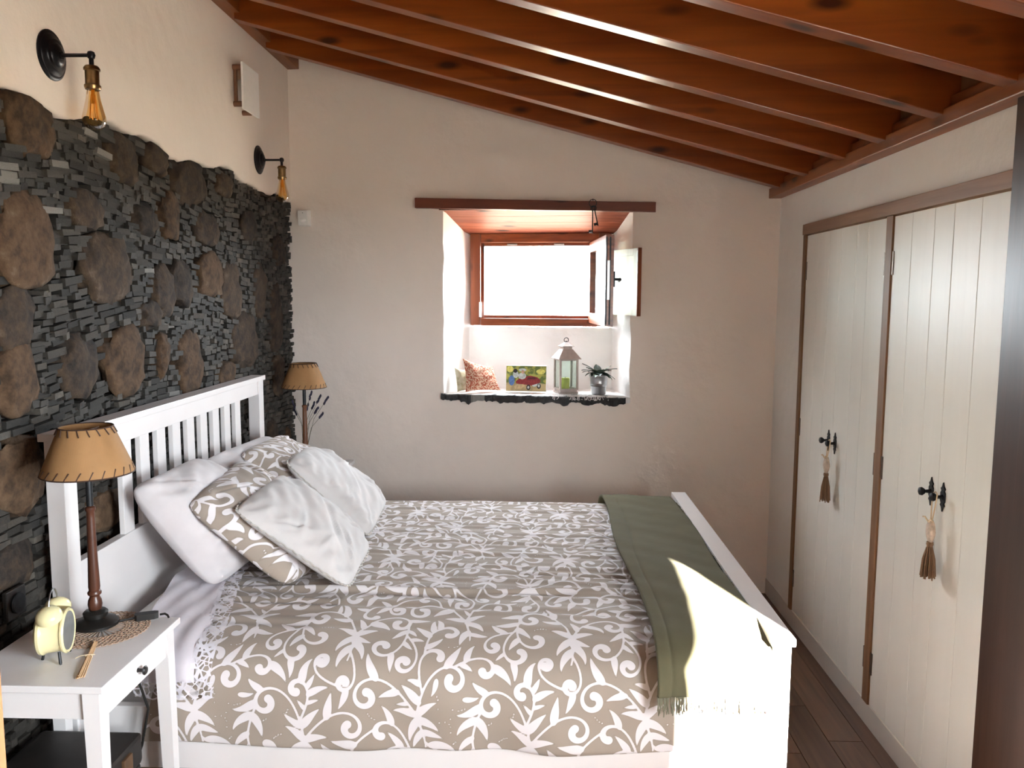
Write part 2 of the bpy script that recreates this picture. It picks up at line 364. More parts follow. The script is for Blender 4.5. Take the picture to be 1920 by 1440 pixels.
# right wall with the terrace opening (y -.54 .. .70) and the wardrobe recess (y 2.2 .. 3.94)
wr = sbox('wall_right', (RX, 3.925, 0), (RX+.13, 4.6, 2.75), 'plaster_white')
for lo, hi in (((RX, 2.0, 1.93), (RX+.13, 3.925, 2.75)), ((RX, .69, 0), (RX+.13, 2.0, 2.75)), ((RX, -.55, 1.80), (RX+.13, .69, 2.75)), ((RX, -1.6, 0), (RX+.13, -.55, 2.75)), ((RX, -.55, -.10), (RX+.13, .69, 1.0))):
    MB().box(lo, hi).obj('wall_section', 'plaster_white', wr)
MB().box((RX+.60, 1.9, 0), (RX+.64, 4.0, 2.0)).box((RX+.13, 1.9, 0), (RX+.6, 1.94, 2)).box((RX+.13, 3.96, 0), (RX+.6, 4.0, 2)).box((RX+.03, 1.9, 1.96), (RX+.6, 4, 2)).obj('recess_lining', 'plaster_white', wr)
# entry end of the room, behind the camera
sbox('wall_front', (LX-.3, -1.72, 0), (RX+.13, -1.6, 3.2), 'plaster')
stub = sbox('wall_entry_stub', (LX-.02, .42, 0), (-.45, .53, 3.1), 'plaster')
# back wall with the deep splayed window niche
O0, O1, OZ0, OZ1 = .888, 1.918, 1.052, 2.085        # niche mouth (u, z)
I0, I1, IZ0, IZ1 = .965, 1.805, 1.43, 1.985         # window hole at the back of the niche
def ring(u0, u1, z0, z1, off, n=12, wob=0, seed=0):
    pts = []
    for a, b in (((u0, z0), (u1, z0)), ((u1, z0), (u1, z1)), ((u1, z1), (u0, z1)), ((u0, z1), (u0, z0))):
        for k in range(n):
            t = k/n; u = a[0]+(b[0]-a[0])*t; z = a[1]+(b[1]-a[1])*t
            w = wob*nz(u*9+seed, z*9, seed); pts.append(bw(u+w*(1 if a[0] == b[0] else .2), off, z+w*(1 if a[1] == b[1] else .2)))
    return pts
rings = [ring(-.15, 2.85, -.1, 3.2, 0), ring(O0-.03, O1+.03, OZ0-.03, OZ1+.0, 0, wob=.008), ring(O0-.006, O1+.006, OZ0-.008, OZ1, .008, wob=.010), ring(O0+.004, O1-.006, OZ0+.002, OZ1-.004, .035, wob=.010),
         ring(I0-.03, I1+.03, OZ0-.005, IZ1+.03, .34, wob=.006), ring(I0-.004, I1+.004, OZ0-.005, IZ1+.005, .40, wob=.003)]
V = [p for r_ in rings for p in r_]; Fc = []; n = 48
for i in range(len(rings)-1):
    for k in range(n): Fc.append((i*n+k, (i+1)*n+k, (i+1)*n+(k+1) % n, i*n+(k+1) % n))
wb = struct('wall_back', V, Fc, 'plaster', True); auto(wb, 35)
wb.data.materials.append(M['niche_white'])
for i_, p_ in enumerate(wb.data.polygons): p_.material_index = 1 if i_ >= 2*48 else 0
mb = MB()                                             # back of the niche under and around the window
for (u0, u1, z0, z1) in ((I0-.05, I1+.05, OZ0-.06, IZ0), (I0-.05, I1+.05, IZ1, IZ1+.25)):
    mb.hexa([bw(u0, .385, z0), bw(u1, .385, z0), bw(u1, .47, z0), bw(u0, .47, z0), bw(u0, .385, z1), bw(u1, .385, z1), bw(u1, .47, z1), bw(u0, .47, z1)])
for (u0, u1, z0, z1) in ((-.2, I0+.01, -.1, 3.2), (I1-.01, 2.9, -.1, 3.2), (I0, I1, -.1, OZ0-.05), (I0, I1, IZ1+.24, 3.2)):
    mb.hexa([bw(u0, .42, z0), bw(u1, .42, z0), bw(u1, .50, z0), bw(u0, .50, z0), bw(u0, .42, z1), bw(u1, .42, z1), bw(u1, .50, z1), bw(u0, .50, z1)])
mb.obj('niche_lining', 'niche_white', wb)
# roof: boards over rafters
S, Z0 = .2657, 2.4815
def rz(x): return Z0 - S*x
RH = .155
cl = struct('ceiling', [(-1.75, -1.75, rz(-1.75)+RH+.03), (1.7, -1.75, rz(1.7)+RH+.03), (1.7, 5.1, rz(1.7)+RH+.03), (-1.75, 5.1, rz(-1.75)+RH+.03),
                        (-1.75, -1.75, rz(-1.75)+RH+.08), (1.7, -1.75, rz(1.7)+RH+.08), (1.7, 5.1, rz(1.7)+RH+.08), (-1.75, 5.1, rz(-1.75)+RH+.08)],
            [(0, 3, 2, 1), (4, 5, 6, 7), (0, 1, 5, 4), (1, 2, 6, 5), (2, 3, 7, 6), (3, 0, 4, 7)], 'board_y')
def sloped(x0, x1, y0, y1, b, t):
    return MB().hexa([(x0, y0, rz(x0)+b), (x1, y0, rz(x1)+b), (x1, y1, rz(x1)+b), (x0, y1, rz(x0)+b), (x0, y0, rz(x0)+t), (x1, y0, rz(x1)+t), (x1, y1, rz(x1)+t), (x0, y1, rz(x0)+t)])
for i in range(26):
    x0 = -1.7 + i*.128
    sloped(x0+.0015, x0+.1265, -1.7, 5.0, RH, RH+.03).obj('roof_board', 'board_y', cl, bevel=.002)
for y in (4.20, 3.775, 3.335, 2.968, 2.565, 2.185, 1.80, 1.42, 1.04, .64, .24, -.16, -.56, -.96, -1.36):
    sloped(-1.36, 1.30, y-.033, y+.033, 0, RH).obj('rafter', 'beam', cl, bevel=.003)
MB().box((LX, -1.6, 2.868), (-1.335, 4.75, 3.05)).obj('wall_plate', 'beam_y', cl, bevel=.003)
MB().box((1.205, -1.6, 2.128), (RX+.02, 4.42, 2.178)).obj('wall_plate', 'beam_y', cl, bevel=.004)
MB().box((1.225, -1.6, 2.178), (RX+.02, 4.42, 2.215)).obj('wall_plate', 'beam_y', cl, bevel=.004)
for a, b in zip((4.20, 3.775, 3.335, 2.968, 2.565, 2.185, 1.80), (4.42, 4.20, 3.775, 3.335, 2.968, 2.565, 2.185)):
    MB().box((1.252, a+.034, 2.215), (1.262, b-.034, 2.42)).obj('blocking_board', 'jamb', cl)

# wardrobe frame, kick board, dark leaf
sbox('trim_1', (RX-.014, 2.0, 1.909), (RX+.03, 3.938, 1.957), 'trimwood', .002)
sbox('trim_2', (RX-.010, 3.900, .086), (RX+.03, 3.936, 1.908), 'jamb', .002)
sbox('trim_3', (RX-.008, 2.966, .086), (RX+.03, 3.018, 1.908), 'trimwood_z', .002)
sbox('baseboard_right', (RX-.004, 1.9, 0), (RX+.03, 4.42, .0855), 'kick', .002)
sbox('baseboard_wood', (RX-.006, 1.9, .0), (RX+.0, 2.0, .0855), 'kick')
lf = thing('door_leaf', 'dark brown wooden door leaf folded back against the wall beside the cream wardrobe doors', 'door', (1.22, 1.85, 0))
box('leaf', (1.205, 1.55, .01), (1.240, 2.150, 2.12), 'darkdoor', lf, .003)
MB().tube([(1.207, 1.62, 1.02), (1.165, 1.62, 1.02), (1.165, 1.72, 1.02)], .008).obj('handle', 'iron', lf, True)
tj = sbox('trim_4', (-.475, .43, 0), (-.374, .535, 2.08), 'jamb', .003)

# wardrobe doors: two pairs of leaves of tongue and groove planks
def wardrobe_leaf(y0, y1, cuts, hinge_y, plate_y, label):
    t = thing('wardrobe_door', label, 'wardrobe door', (RX, (y0+y1)/2, .09), 0, 'cream plank wardrobe doors')
    e = [y0]+cuts+[y1]
    for a, b in zip(e[:-1], e[1:]):
        MB().box((RX-.002, a+.0006, .090), (RX+.022, b-.0006, 1.904)).obj('plank', 'door_paint', t, bevel=.0022)
    for z in (1.74, 1.0, .25):
        if hinge_y is not None:
            h = MB().box((RX-.005, hinge_y-.010, z-.042), (RX-.0015, hinge_y+.010, z+.042)).obj('hinge', 'hinge', t, bevel=.001)
            MB().tube([(RX-.008, hinge_y, z-.042), (RX-.008, hinge_y, z+.042)], .004, 8).obj('hinge_pin', 'iron', h, True)
    # pointed escutcheon plate and knob
    prof = [(0, .047), (.006, .033), (.014, .027), (.009, .02), (.0145, .013), (.0145, -.013), (.009, -.02), (.014, -.027), (.006, -.033), (0, -.047)]
    out = prof + [(-a, b) for a, b in reversed(prof[1:-1])]
    v = [(RX-.002, plate_y+a, 1.004+b) for a, b in out]+[(RX-.006, plate_y+a*.9, 1.004+b*.97) for a, b in out]; n_ = len(out)
    pl = mesh('handle_plate', v, [tuple(range(n_, 2*n_))]+[(k, (k+1) % n_, n_+(k+1) % n_, n_+k) for k in range(n_)], 'iron', t)
    MB().lathe([(.009, 0), (.006, -.005), (.005, -.016), (.010, -.021), (.0135, -.027), (.012, -.034), (.004, -.038)], (RX-.006, plate_y, 1.004), 16, 0).obj('knob', 'iron', pl, True, rel=False)
    # knob was given in world space: shift into the plate's parent space
    for vv in pl.children[0].data.vertices: vv.co -= Vector(t.location)
    return t
wardrobe_leaf(3.466, 3.899, [3.60, 3.74], 3.897, 3.504, 'cream plank wardrobe leaf next to the window wall corner, iron knob without a tassel')
wardrobe_leaf(3.020, 3.465, [3.188, 3.301], 3.022, 3.428, 'cream plank wardrobe leaf with a short-hanging tassel on its knob, beside the brown centre post')
wardrobe_leaf(2.546, 2.964, [2.668, 2.823], 2.962, 2.584, 'cream plank wardrobe leaf between the brown centre post and the long ribbon tassel')
wardrobe_leaf(2.10, 2.545, [2.249, 2.392], None, 2.508, 'cream plank wardrobe leaf with the long ribbon tassel, beside the dark brown door leaf')
def tassel(y, z_top, z_orn, z_t0, z_t1, label, two_bits):
    x = RX-.036
    t = thing('tassel', label, 'tassel', (x, y, z_t1), 0, 'tassels on the wardrobe knobs')
    mb = MB()
    for s in (-1, 1): mb.tube([(x+.008, y+s*.011, z_top+.012), (x+.004, y+s*.012, z_top-.02), (x, y+s*.004, z_orn)], .0022, 6)
    mb.tube([(x+.008, y-.011, z_top+.012), (x+.008, y, z_top+.017), (x+.008, y+.011, z_top+.012)], .0022, 6)
    mb.obj('ribbon_loop', 'ribbon', t, True)
    h = z_orn-z_t0; mb = MB(); v = []; f = []
    for i in range(9):
        tt = i/8; r = .021*math.sin(math.pi*min(.98, .12+tt*.8))**.7
        for k in range(14):
            a = 2*math.pi*k/14; rr = r*(1+.14*nz(math.cos(a)*3, math.sin(a)*3, tt*9+y*7)); v.append((x+rr*.6*math.cos(a), y+rr*math.sin(a), z_orn-h*tt))
    for i in range(8):
        for k in range(14): f.append((i*14+k, i*14+(k+1) % 14, (i+1)*14+(k+1) % 14, (i+1)*14+k))
    f += [tuple(range(14)), tuple(8*14+13-k for k in range(14))]
    mb.add(v, f).obj('ornament', 'shell', t, True)
    mb = MB()
    for s in (-1, 1): mb.tube([(x-.008, y, z_orn-.005), (x-.012, y+s*.018, z_orn+.008), (x-.011, y+s*.032, z_orn+.004)], .0026, 6)
    mb.obj('bow', 'ribbon', t, True)
    MB().lathe([(.004, .012), (.010, .008), (.011, 0), (.008, -.008)], (x, y, z_t0-.006), 14).obj('tassel_head', 'tassel', t, True)
    mb = MB(); rnd = random.Random(int(y*100))
    for k in range(46):
        a = rnd.uniform(0, 2*math.pi); r0 = .007*math.sqrt(rnd.random()); r1 = r0*3.4+.004
        zb = z_t1+rnd.uniform(-.004, .01)
        mb.tube([(x+r0*math.cos(a), y+r0*math.sin(a), z_t0-.010), (x+.8*r1*math.cos(a)*.8, y+r1*math.sin(a)*.8, (z_t0+zb)/2), (x+.8*r1*math.cos(a), y+r1*math.sin(a), zb)], .0022, 5)
    mb.obj('tassel_strands', 'tassel', t, True, kind='stuff')
tassel(3.424, 1.004, .945, .875, .757, 'jute tassel with pale shell ornament on a short loop, nearer the window wall', 1)
tassel(2.505, 1.004, .930, .860, .745, 'jute tassel with oval shell ornament on a long cream ribbon, nearer the dark brown leaf', 0)

# ------------------------------------------------------------------ rubble stone of the left wall
BL = [(60, 225, 88, 135, 1), (55, 455, 112, 190, 1), (238, 300, 52, 95, 0), (166, 392, 62, 84, 0), (360, 340, 68, 92, 0), (322, 405, 34, 105, 1), (208, 505, 92, 135, 0), (34, 600, 78, 120, 0),
      (40, 715, 74, 150, 1), (155, 685, 70, 125, 0), (242, 675, 76, 125, 1), (362, 680, 46, 122, 1), (312, 545, 44, 95, 0), (345, 530, 40, 95, 0), (398, 515, 48, 88, 1), (437, 548, 36, 108, 0),
      (463, 640, 50, 105, 0), (392, 430, 46, 70, 0), (424, 348, 34, 44, 0), (470, 425, 30, 62, 0), (490, 545, 22, 100, 0), (520, 600, 22, 130, 0), (310, 665, 22, 88, 1), (45, 890, 100, 155, 1),
      (30, 1060, 95, 90, 0), (526, 470, 22, 62, 0), (500, 340, 24, 45, 0), (428, 705, 32, 60, 1), (285, 590, 40, 60, 0), (275, 410, 46, 62, 0), (525, 700, 20, 90, 0), (200, 960, 70, 80, 1), (120, 980, 40, 90, 0), (515, 830, 24, 90, 0), (300, 300, 40, 60, 0)]
bl = []
for cx, cy_, w, h, br in BL:
    p = PX(cx, cy_, LX); pl_ = PX(cx-w/2, cy_, LX); pr_ = PX(cx+w/2, cy_, LX); pt = PX(cx, cy_-h/2, LX); pb = PX(cx, cy_+h/2, LX)
    bl.append((p[1], p[2], max(.03, abs(pr_[1]-pl_[1])/2), max(.03, abs(pt[2]-pb[2])/2), br))
rs = random.Random(3)
for _ in range(60):                                   # lower, mostly hidden part of the wall
    y, z, a, b = rs.uniform(.9, 4.6), rs.uniform(.06, .9), rs.uniform(.07, .13), rs.uniform(.06, .13)
    if all((abs(y-q[0])/(a+q[2]))**2+(abs(z-q[1])/(b+q[3]))**2 > 1.05 for q in bl) and not (y < 1.9 and z > 2): bl.append((y, z, a, b, rs.random() < .45))
for _ in range(40):
    y, z, a, b = rs.uniform(.6, 2.0), rs.uniform(.9, 2.0), rs.uniform(.07, .13), rs.uniform(.06, .13)
    if all((abs(y-q[0])/(a+q[2]))**2+(abs(z-q[1])/(b+q[3]))**2 > 1.05 for q in bl): bl.append((y, z, a, b, rs.random() < .45))
bm0 = bmesh.new(); bmesh.ops.create_icosphere(bm0, subdivisions=3, radius=1)
ico_v = np.array([v.co[:] for v in bm0.verts]); ico_f = [tuple(v.index for v in f.verts) for f in bm0.faces]; bm0.free()
for i, (y, z, a, b, br) in enumerate(bl):
    v = []
    tilt = rs.uniform(-.25, .25)
    for q in ico_v:
        d = 1+.26*nz(q[0]*1.4+i*3.1, q[1]*1.4, q[2]*1.4)+.15*nz(q[0]*3+i, q[1]*3, q[2]*3)+.07*nz(q[0]*7+i, q[1]*7, q[2]*7)
        qy = math.copysign(abs(q[1])**.82, q[1])*d; qz = math.copysign(abs(q[2])**.82, q[2])*d
        hx = q[0]*d
        hx = .034*math.copysign(abs(hx)**.55, hx)+.010*nz(q[1]*3+i, q[2]*3, i)+.006*nz(q[1]*9, q[2]*9, i)
        yy = a*(qy*math.cos(tilt)-qz*math.sin(tilt)*.5); zz = b*(qz*math.cos(tilt)+qy*math.sin(tilt)*.5)
        v.append((min(LX-.026+hx, -1.384), y+yy, min(z+zz, stone_top(y+yy)-.002)))
    mesh('boulder', v, ico_f, 'boulder_brown' if br else 'boulder', wl, True, base=True)
# slates packed round the boulders
def flow(y, z): return .16*math.sin(y*2.3+z*1.7)+.22*nz(y*2.2, z*2.2, 4)
cells = []
for jj in range(0, 105):
    zr = .008 + jj*.0208 + .003*nz(jj*.7, 2)
    y = .56 + rs.uniform(0, .05)
    while y < 4.64:
        L = rs.uniform(.030, .098) if rs.random() < .88 else rs.uniform(.018, .03); H = rs.uniform(.0165, .0215)
        yc = y+L/2; zc = zr + .10*nz(yc*1.15, zr*.9, 8) + .05*nz(yc*2.6, zr*2, 3)
        t = flow(yc, zc)*.55 + rs.uniform(-.035, .035)
        y += L+.003
        ok = zc < stone_top(yc)-.010 and zc > .012
        if ok:
            for q in bl:
                if abs(yc-q[0]) < q[2]+L and ((yc-q[0])/(q[2]*.97+L*.18))**2+((zc-q[1])/(q[3]*.97+.004))**2 < 1: ok = False; break
        if not ok: continue
        cells.append((yc, zc, L, H*1.02, t, rs.random()))
# distance from the camera decides which slates show largest
def shown(c):
    d = math.hypot(c[0], 1.4)
    vis = 1 if (c[0] > 2.08 and c[1] > .95+.1*(c[0]-2)) else .05
    return c[2]*c[3]/d**2*vis*(1.4/d)
order = sorted(range(len(cells)), key=lambda i: -shown(cells[i])); top = set(order[:300])
slate_meshes = []
for k in range(14):
    r2 = random.Random(k); v = []
    for sx in (0, 1):
        for (a, b) in ((-.5, -.5), (.5, -.5), (.5, .5), (-.5, .5)):
            v.append((sx+(r2.uniform(-.045, .045) if sx else 0), a+r2.uniform(-.025, .025), b+r2.uniform(-.10, .10)))
    f = [(4, 5, 6, 7), (0, 1, 5, 4), (1, 2, 6, 5), (2, 3, 7, 6), (3, 0, 4, 7)]
    slate_meshes.append((v, f))
me_sl = []
for mt in ('slate', 'slate_pale'):
    row = []
    for v, f in slate_meshes:
        me = bpy.data.meshes.new('slate'); me.from_pydata(v, [], f); me.materials.append(M[mt]); row.append(me)
    me_sl.append(row)
mbs = MB()
for i, (y, z, L, H, t, r) in enumerate(cells):
    dep = .036+.017*rs.random()**1.1; x0 = LX-.05
    k = rs.randrange(14); pale = rs.random() < .028
    dep = min(dep + (.004 if pale else 0), .062)
    if i in top:
        o = bpy.data.objects.new('slate', me_sl[1 if pale else 0][k]); link(o, wl)
        o.location = (x0, y, z); o.scale = (dep, L, H); o.rotation_euler = (t, 0, 0)
    else:
        v, f = slate_meshes[k]; ct, st = math.cos(t), math.sin(t)
        mbs.add([(x0+p[0]*dep, y+p[1]*L*ct-p[2]*H*st, z+p[1]*L*st+p[2]*H*ct) for p in v], f)
o = mbs.obj('slate_packing', 'slate', wl); o['kind'] = 'stuff'

# ------------------------------------------------------------------ window
win = bpy.data.objects.new('window_1', None); link(win); win['kind'] = 'structure'; win.location = bw((I0+I1)/2, .42, IZ0)
def bwbox(u0, u1, o0, o1, z0, z1):
    return [bw(u0, o0, z0), bw(u1, o0, z0), bw(u1, o1, z0), bw(u0, o1, z0), bw(u0, o0, z1), bw(u1, o0, z1), bw(u1, o1, z1), bw(u0, o1, z1)]
def wpart(name, u0, u1, o0, o1, z0, z1, mat, parent=win, bevel=.003):
    return MB().hexa(bwbox(u0, u1, o0, o1, z0, z1)).obj(name, mat, parent, bevel=bevel)
wpart('frame_stile', I0, I0+.062, .365, .44, IZ0+.01, IZ1, 'winwood_z'); wpart('frame_stile', I1-.075, I1, .365, .44, IZ0+.01, IZ1, 'winwood_z')
wpart('frame_rail', I0+.062, I1-.075, .37, .44, IZ1-.052, IZ1, 'winwood'); wpart('frame_rail', I0+.062, I1-.075, .365, .44, IZ0+.008, IZ0+.054, 'winwood')
wpart('frame_rebate', I0+.062, I0+.080, .395, .44, IZ0+.05, IZ1-.05, 'winwood_z', bevel=.001); wpart('frame_rebate', I1-.093, I1-.075, .395, .44, IZ0+.05, IZ1-.05, 'winwood_z', bevel=.001)
wpart('frame_rebate', I0+.08, I1-.093, .395, .44, IZ0+.054, IZ0+.072, 'winwood', bevel=.001); wpart('frame_rebate', I0+.08, I1-.093, .395, .44, IZ1-.072, IZ1-.052, 'winwood', bevel=.001)
wpart('strike_plate', I0+.055, I0+.068, .355, .37, IZ0+.06, IZ0+.15, 'white_plastic', bevel=.001)
for u in (I0+.22, I0+.50): wpart('catch', u, u+.06, .385, .397, IZ1-.066, IZ1-.058, 'steel', bevel=.001)
# open sash swung into the room
HP = np.array([.325, 4.875]); FP = np.array([.371, 4.215]); D_ = (FP-HP)/np.linalg.norm(FP-HP); Nn = np.array([-D_[1], D_[0]]); LS = np.linalg.norm(FP-HP)
sz0, sz1 = 1.462, 1.930
def sp(a, b, z): q = HP+D_*a+Nn*b; return (q[0], q[1], z)
def sbx(a0, a1, b0, b1, z0, z1): return [sp(a0, b0, z0), sp(a1, b0, z0), sp(a1, b1, z0), sp(a0, b1, z0), sp(a0, b0, z1), sp(a1, b0, z1), sp(a1, b1, z1), sp(a0, b1, z1)]
sash = MB().hexa(sbx(LS-.060, LS, -.021, .021, sz0, sz1)).hexa(sbx(0, .060, -.021, .021, sz0, sz1)).hexa(sbx(.06, LS-.06, -.021, .021, sz0, sz0+.058)).hexa(sbx(.06, LS-.06, -.021, .021, sz1-.058, sz1)).obj('sash', 'winwood', win)
MB().hexa(sbx(.055, LS-.055, -.003, .003, sz0+.05, sz1-.05)).obj('pane', 'clear_glass', sash, rel=False)
def fix(o, root):
    for vv in o.data.vertices: vv.co -= Vector(root.location)
fix(sash.children[0], win)
for b0, b1 in ((-.0215, -.013), (-.002, .006)):
    q = MB().hexa(sbx(LS, LS+.002, b0, b1, sz0+.01, sz1-.01)).obj('seal', 'sealstrip', sash, rel=False); fix(q, win)
q = MB().hexa(sbx(LS-.001, LS+.004, -.012, .0, 1.60, 1.80)).obj('lock_strip', 'steel', sash, rel=False); fix(q, win)
q = MB().hexa(sbx(LS-.045, LS-.010, .021, .030, 1.665, 1.745)).tube([sp(LS-.028, .028, 1.705), sp(LS-.028, .062, 1.705)], .007, 10).tube([sp(LS-.028, .058, 1.705), sp(LS-.05, .064, 1.704), sp(LS-.10, .066, 1.700)], [.008, .007, .009], 10).obj('handle', 'iron', sash, True, rel=False); fix(q, win)
# inner shutter leaf
A_, B_ = np.array([.405, 4.62]), np.array([.532, 4.33]); d2 = (B_-A_)/np.linalg.norm(B_-A_); n2 = np.array([-d2[1], d2[0]]); L2 = np.linalg.norm(B_-A_)
def hx(a0, a1, b0, b1, z0, z1):
    g = lambda a, b, z: (*(A_+d2*a+n2*b), z)
    return [g(a0, b0, z0), g(a1, b0, z0), g(a1, b1, z0), g(a0, b1, z0), g(a0, b0, z1), g(a1, b0, z1), g(a1, b1, z1), g(a0, b1, z1)]
sh = MB().hexa(hx(.03, L2-.03, -.006, .006, 1.545, 1.84)).obj('shutter', 'shutter', win)
for a0, a1, z0, z1 in ((0, .04, 1.515, 1.87), (L2-.04, L2, 1.515, 1.87), (.04, L2-.04, 1.515, 1.552), (.04, L2-.04, 1.833, 1.87)):
    q = MB().hexa(hx(a0, a1, -.010, .010, z0, z1)).obj('shutter_rail', 'shutter', sh, rel=False, bevel=.002); fix(q, win)
q = MB().hexa(hx(L2, L2+.012, -.012, .012, 1.513, 1.872)).obj('shutter_edge', 'winwood_z', sh, rel=False, bevel=.002); fix(q, win)
# lintel, soffit boards, sill stones
lt = MB()
nseg = 16; lv = []
for i in range(nseg+1):
    t = i/nseg; u = .734+1.309*t; zt = 2.152-.040*t+.003*nz(u*6, 1); zb = 2.097-.034*t+.003*nz(u*7, 4)
    for o_, z in ((-.038, zb), (-.038, zt), (.02, zt), (.02, zb)): lv.append(bw(u, o_, z))
lfc = [(i*4+k, i*4+(k+1) % 4, i*4+4+(k+1) % 4, i*4+4+k) for i in range(nseg) for k in range(4)]+[(0, 3, 2, 1), tuple(nseg*4+k for k in range(4))]
o = mesh('trim_5', lv, [tuple(reversed(f)) for f in lfc], 'lintel'); o['kind'] = 'structure'; o.name = 'trim_lintel'
sf = [(.0, .2), (.2, .4)]
for k in range(4):
    o0, o1 = -.0+.1*k, .1*(k+1)-.001
    za, zb_ = 2.086-.0265*(o0/.1), 2.086-.0265*(o1/.1)
    v = [bw(.86, o0, za), bw(1.94, o0, za), bw(1.94, o1, zb_), bw(.86, o1, zb_)]; v += [tuple(np.array(p)+[0, 0, .02]) for p in v]
    MB().hexa(v).obj('soffit_board', 'soffit', wb, bevel=.0015)
rk = random.Random(11); ue = [.872, 1.045, 1.12, 1.345, 1.60, 1.905]
for a, b in zip(ue[:-1], ue[1:]):
    nn = max(5, int((b-a)/.011)); v = []; f = []
    for i in range(nn+1):
        u = a+(b-a)*i/nn; fr = -.024+.022*nz(u*13, 2)+.014*nz(u*41, 5); zb_ = 1.026+.022*nz(u*15, 7)+.014*nz(u*45, 1); zt = 1.064+.006*nz(u*20, 9)+.004*nz(u*60, 2)
        if i in (0, nn): fr += .006; zb_ += .006
        for o_, z in ((fr+.004, zb_), (fr, (zb_+zt)/2+.004*nz(u*30, 3)), (fr+.006, zt), (.028+.010*nz(u*23, 4), zt), (.035, 1.045), (.03, 1.025)): v.append(bw(u, o_, z))
    for i in range(nn):
        for k in range(6): f.append((i*6+k, i*6+6+k, i*6+6+(k+1) % 6, i*6+(k+1) % 6))
    f += [tuple(range(6)), tuple(nn*6+5-k for k in range(6))]
    mesh('sill_stone', v, f, 'sill' if not (1.04 < a < 1.1) else 'slate_pale', wb)

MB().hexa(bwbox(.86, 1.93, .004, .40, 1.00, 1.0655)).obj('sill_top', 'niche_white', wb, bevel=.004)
# ------------------------------------------------------------------ outside
sbox('ground', (-60, -60, -3.2), (60, 90, -3.0), 'ground')
hs = thing('house', 'pale rendered house with a tiled eave seen far outside through the window', 'house', (3, 31, -3))
MB().box((-2.2, 30, -3), (12, 38, 1.50)).obj('wall', 'house', hs)
MB().hexa([(-2.4, 29.7, 1.52), (12.2, 29.7, 1.52), (12.2, 38.3, 1.52), (-2.4, 38.3, 1.52), (-2.4, 29.7, 1.60), (12.2, 29.7, 1.60), (12.2, 38.3, 3.2), (-2.4, 38.3, 3.2)]).obj('roof', 'house', hs)
tm = MB().lathe([(.055, -.4), (.06, .12), (.045, .12), (.04, -.4)], (0, 0, 0), 12, 1).obj('roof_tile', 'tile', hs, True, rel=False)
tm.location = Vector((-.7, 29.62, 1.56))-hs.location
for k in range(1, 30):
    c = tm.copy(); link(c, hs); c.location = Vector((-.7+.145*k, 29.62, 1.56))-hs.location

# ------------------------------------------------------------------ bed
B0, B1, XH, XF = 2.172, 3.864, -1.3065, .7213
bed = thing('bed', 'white lacquered wooden double bed with slatted headboard and footboard', 'bed', ((XH+XF)/2, (B0+B1)/2, 0))
hb = box('headboard', (-1.352, B0+.065, .30), (-1.322, B1-.065, .845), 'paint', bed)
def sub(name, lo, hi, root, parent, mat='paint', bevel=.002):
    o = MB().box(lo, hi).obj(name, mat, parent, rel=False, bevel=bevel); fix(o, root); return o
sub('top_cap', (-1.376, B0, 1.212), (XH, B1, 1.234), bed, hb); sub('top_rail', (-1.354, B0+.06, 1.148), (-1.320, B1-.06, 1.213), bed, hb)
for y in (B0+.012, B1-.075): sub('post', (-1.366, y, 0), (-1.314, y+.063, 1.213), bed, hb)
for k in range(9):
    yc = 2.560+k*.1235; sub('slat', (-1.346, yc-.032, .843), (-1.328, yc+.032, 1.150), bed, hb)
fb = box('footboard', (.684, B0+.06, .27), (.704, B1-.06, .48), 'paint', bed)
sub('top_cap', (.655, B0, .659), (XF, B1, .681), bed, fb); sub('top_rail', (.678, B0+.05, .592), (.708, B1-.05, .660), bed, fb)
for y in (B0+.012, B1-.070): sub('post', (.666, y, 0), (.713, y+.058, .660), bed, fb)
for k in range(11): yc = B0+.17+k*.134; sub('slat', (.686, yc-.03, .478), (.702, yc+.03, .594), bed, fb)
box('side_rail', (-1.316, B0+.020, .254), (.668, B0+.046, .44), 'paint', bed); box('side_rail', (-1.316, B1-.046, .254), (.668, B1-.02, .44), 'paint', bed)
box('slat_base', (-1.30, B0+.05, .30), (.665, B1-.05, .335), 'trimwood', bed)
mt = box('mattress', (-1.300, B0+.115, .338), (.640, B1-.115, .592), 'mattress', None, base=True, bevel=.03)
tag(mt, 'white mattress in a plain fitted sheet on the bed frame', 'mattress')

# scroll print as a periodic distance field: vines grown greedily so that shapes never collide
TILE, TN = .64, 360
SDF = np.full((TN, TN), .03, np.float32); cellw = TILE/TN
def disc(x, y, r):
    w = int((r+.03)/cellw)+1; ix = int(round(x/cellw)); iy = int(round(y/cellw))
    ax = np.arange(ix-w, ix+w+1); ay = np.arange(iy-w, iy+w+1)
    d = np.sqrt((ax[:, None]*cellw-x)**2+(ay[None, :]*cellw-y)**2)-r
    I = np.ix_(ax % TN, ay % TN); SDF[I] = np.minimum(SDF[I], d)
def at(x, y): return SDF[int(x/cellw) % TN, int(y/cellw) % TN]
def path(x, y, a, kf, L, wf):
    n = max(8, int(L/.003)); pts = []
    for i in range(n+1):
        t = i/n; pts.append((x, y, a, wf(t), t)); a += kf(t)*L/n; x += math.cos(a)*L/n; y += math.sin(a)*L/n
    return pts
def free(pts, skip, gap): return all(at(p[0], p[1]) > p[3]+gap for p in pts if p[4] > skip)
def draw(pts):
    for p in pts: disc(p[0], p[1], p[3])
stems = []
def leaf_pts(x, y, a, L, W, k): return path(x, y, a, lambda t: k*(.3+t), L, lambda t: .0006+W*math.sin(math.pi*min(1, (t*.97+.03)**.62))**.85*(1-.35*t))
def scroll_pts(x, y, a, L, hand, tight): return path(x, y, a, lambda t: hand*(2.5+tight*t**2.2), L, lambda t: .0034+.0084*max(0, (t-.5)/.5)**1.5)
pr_ = random.Random(4)
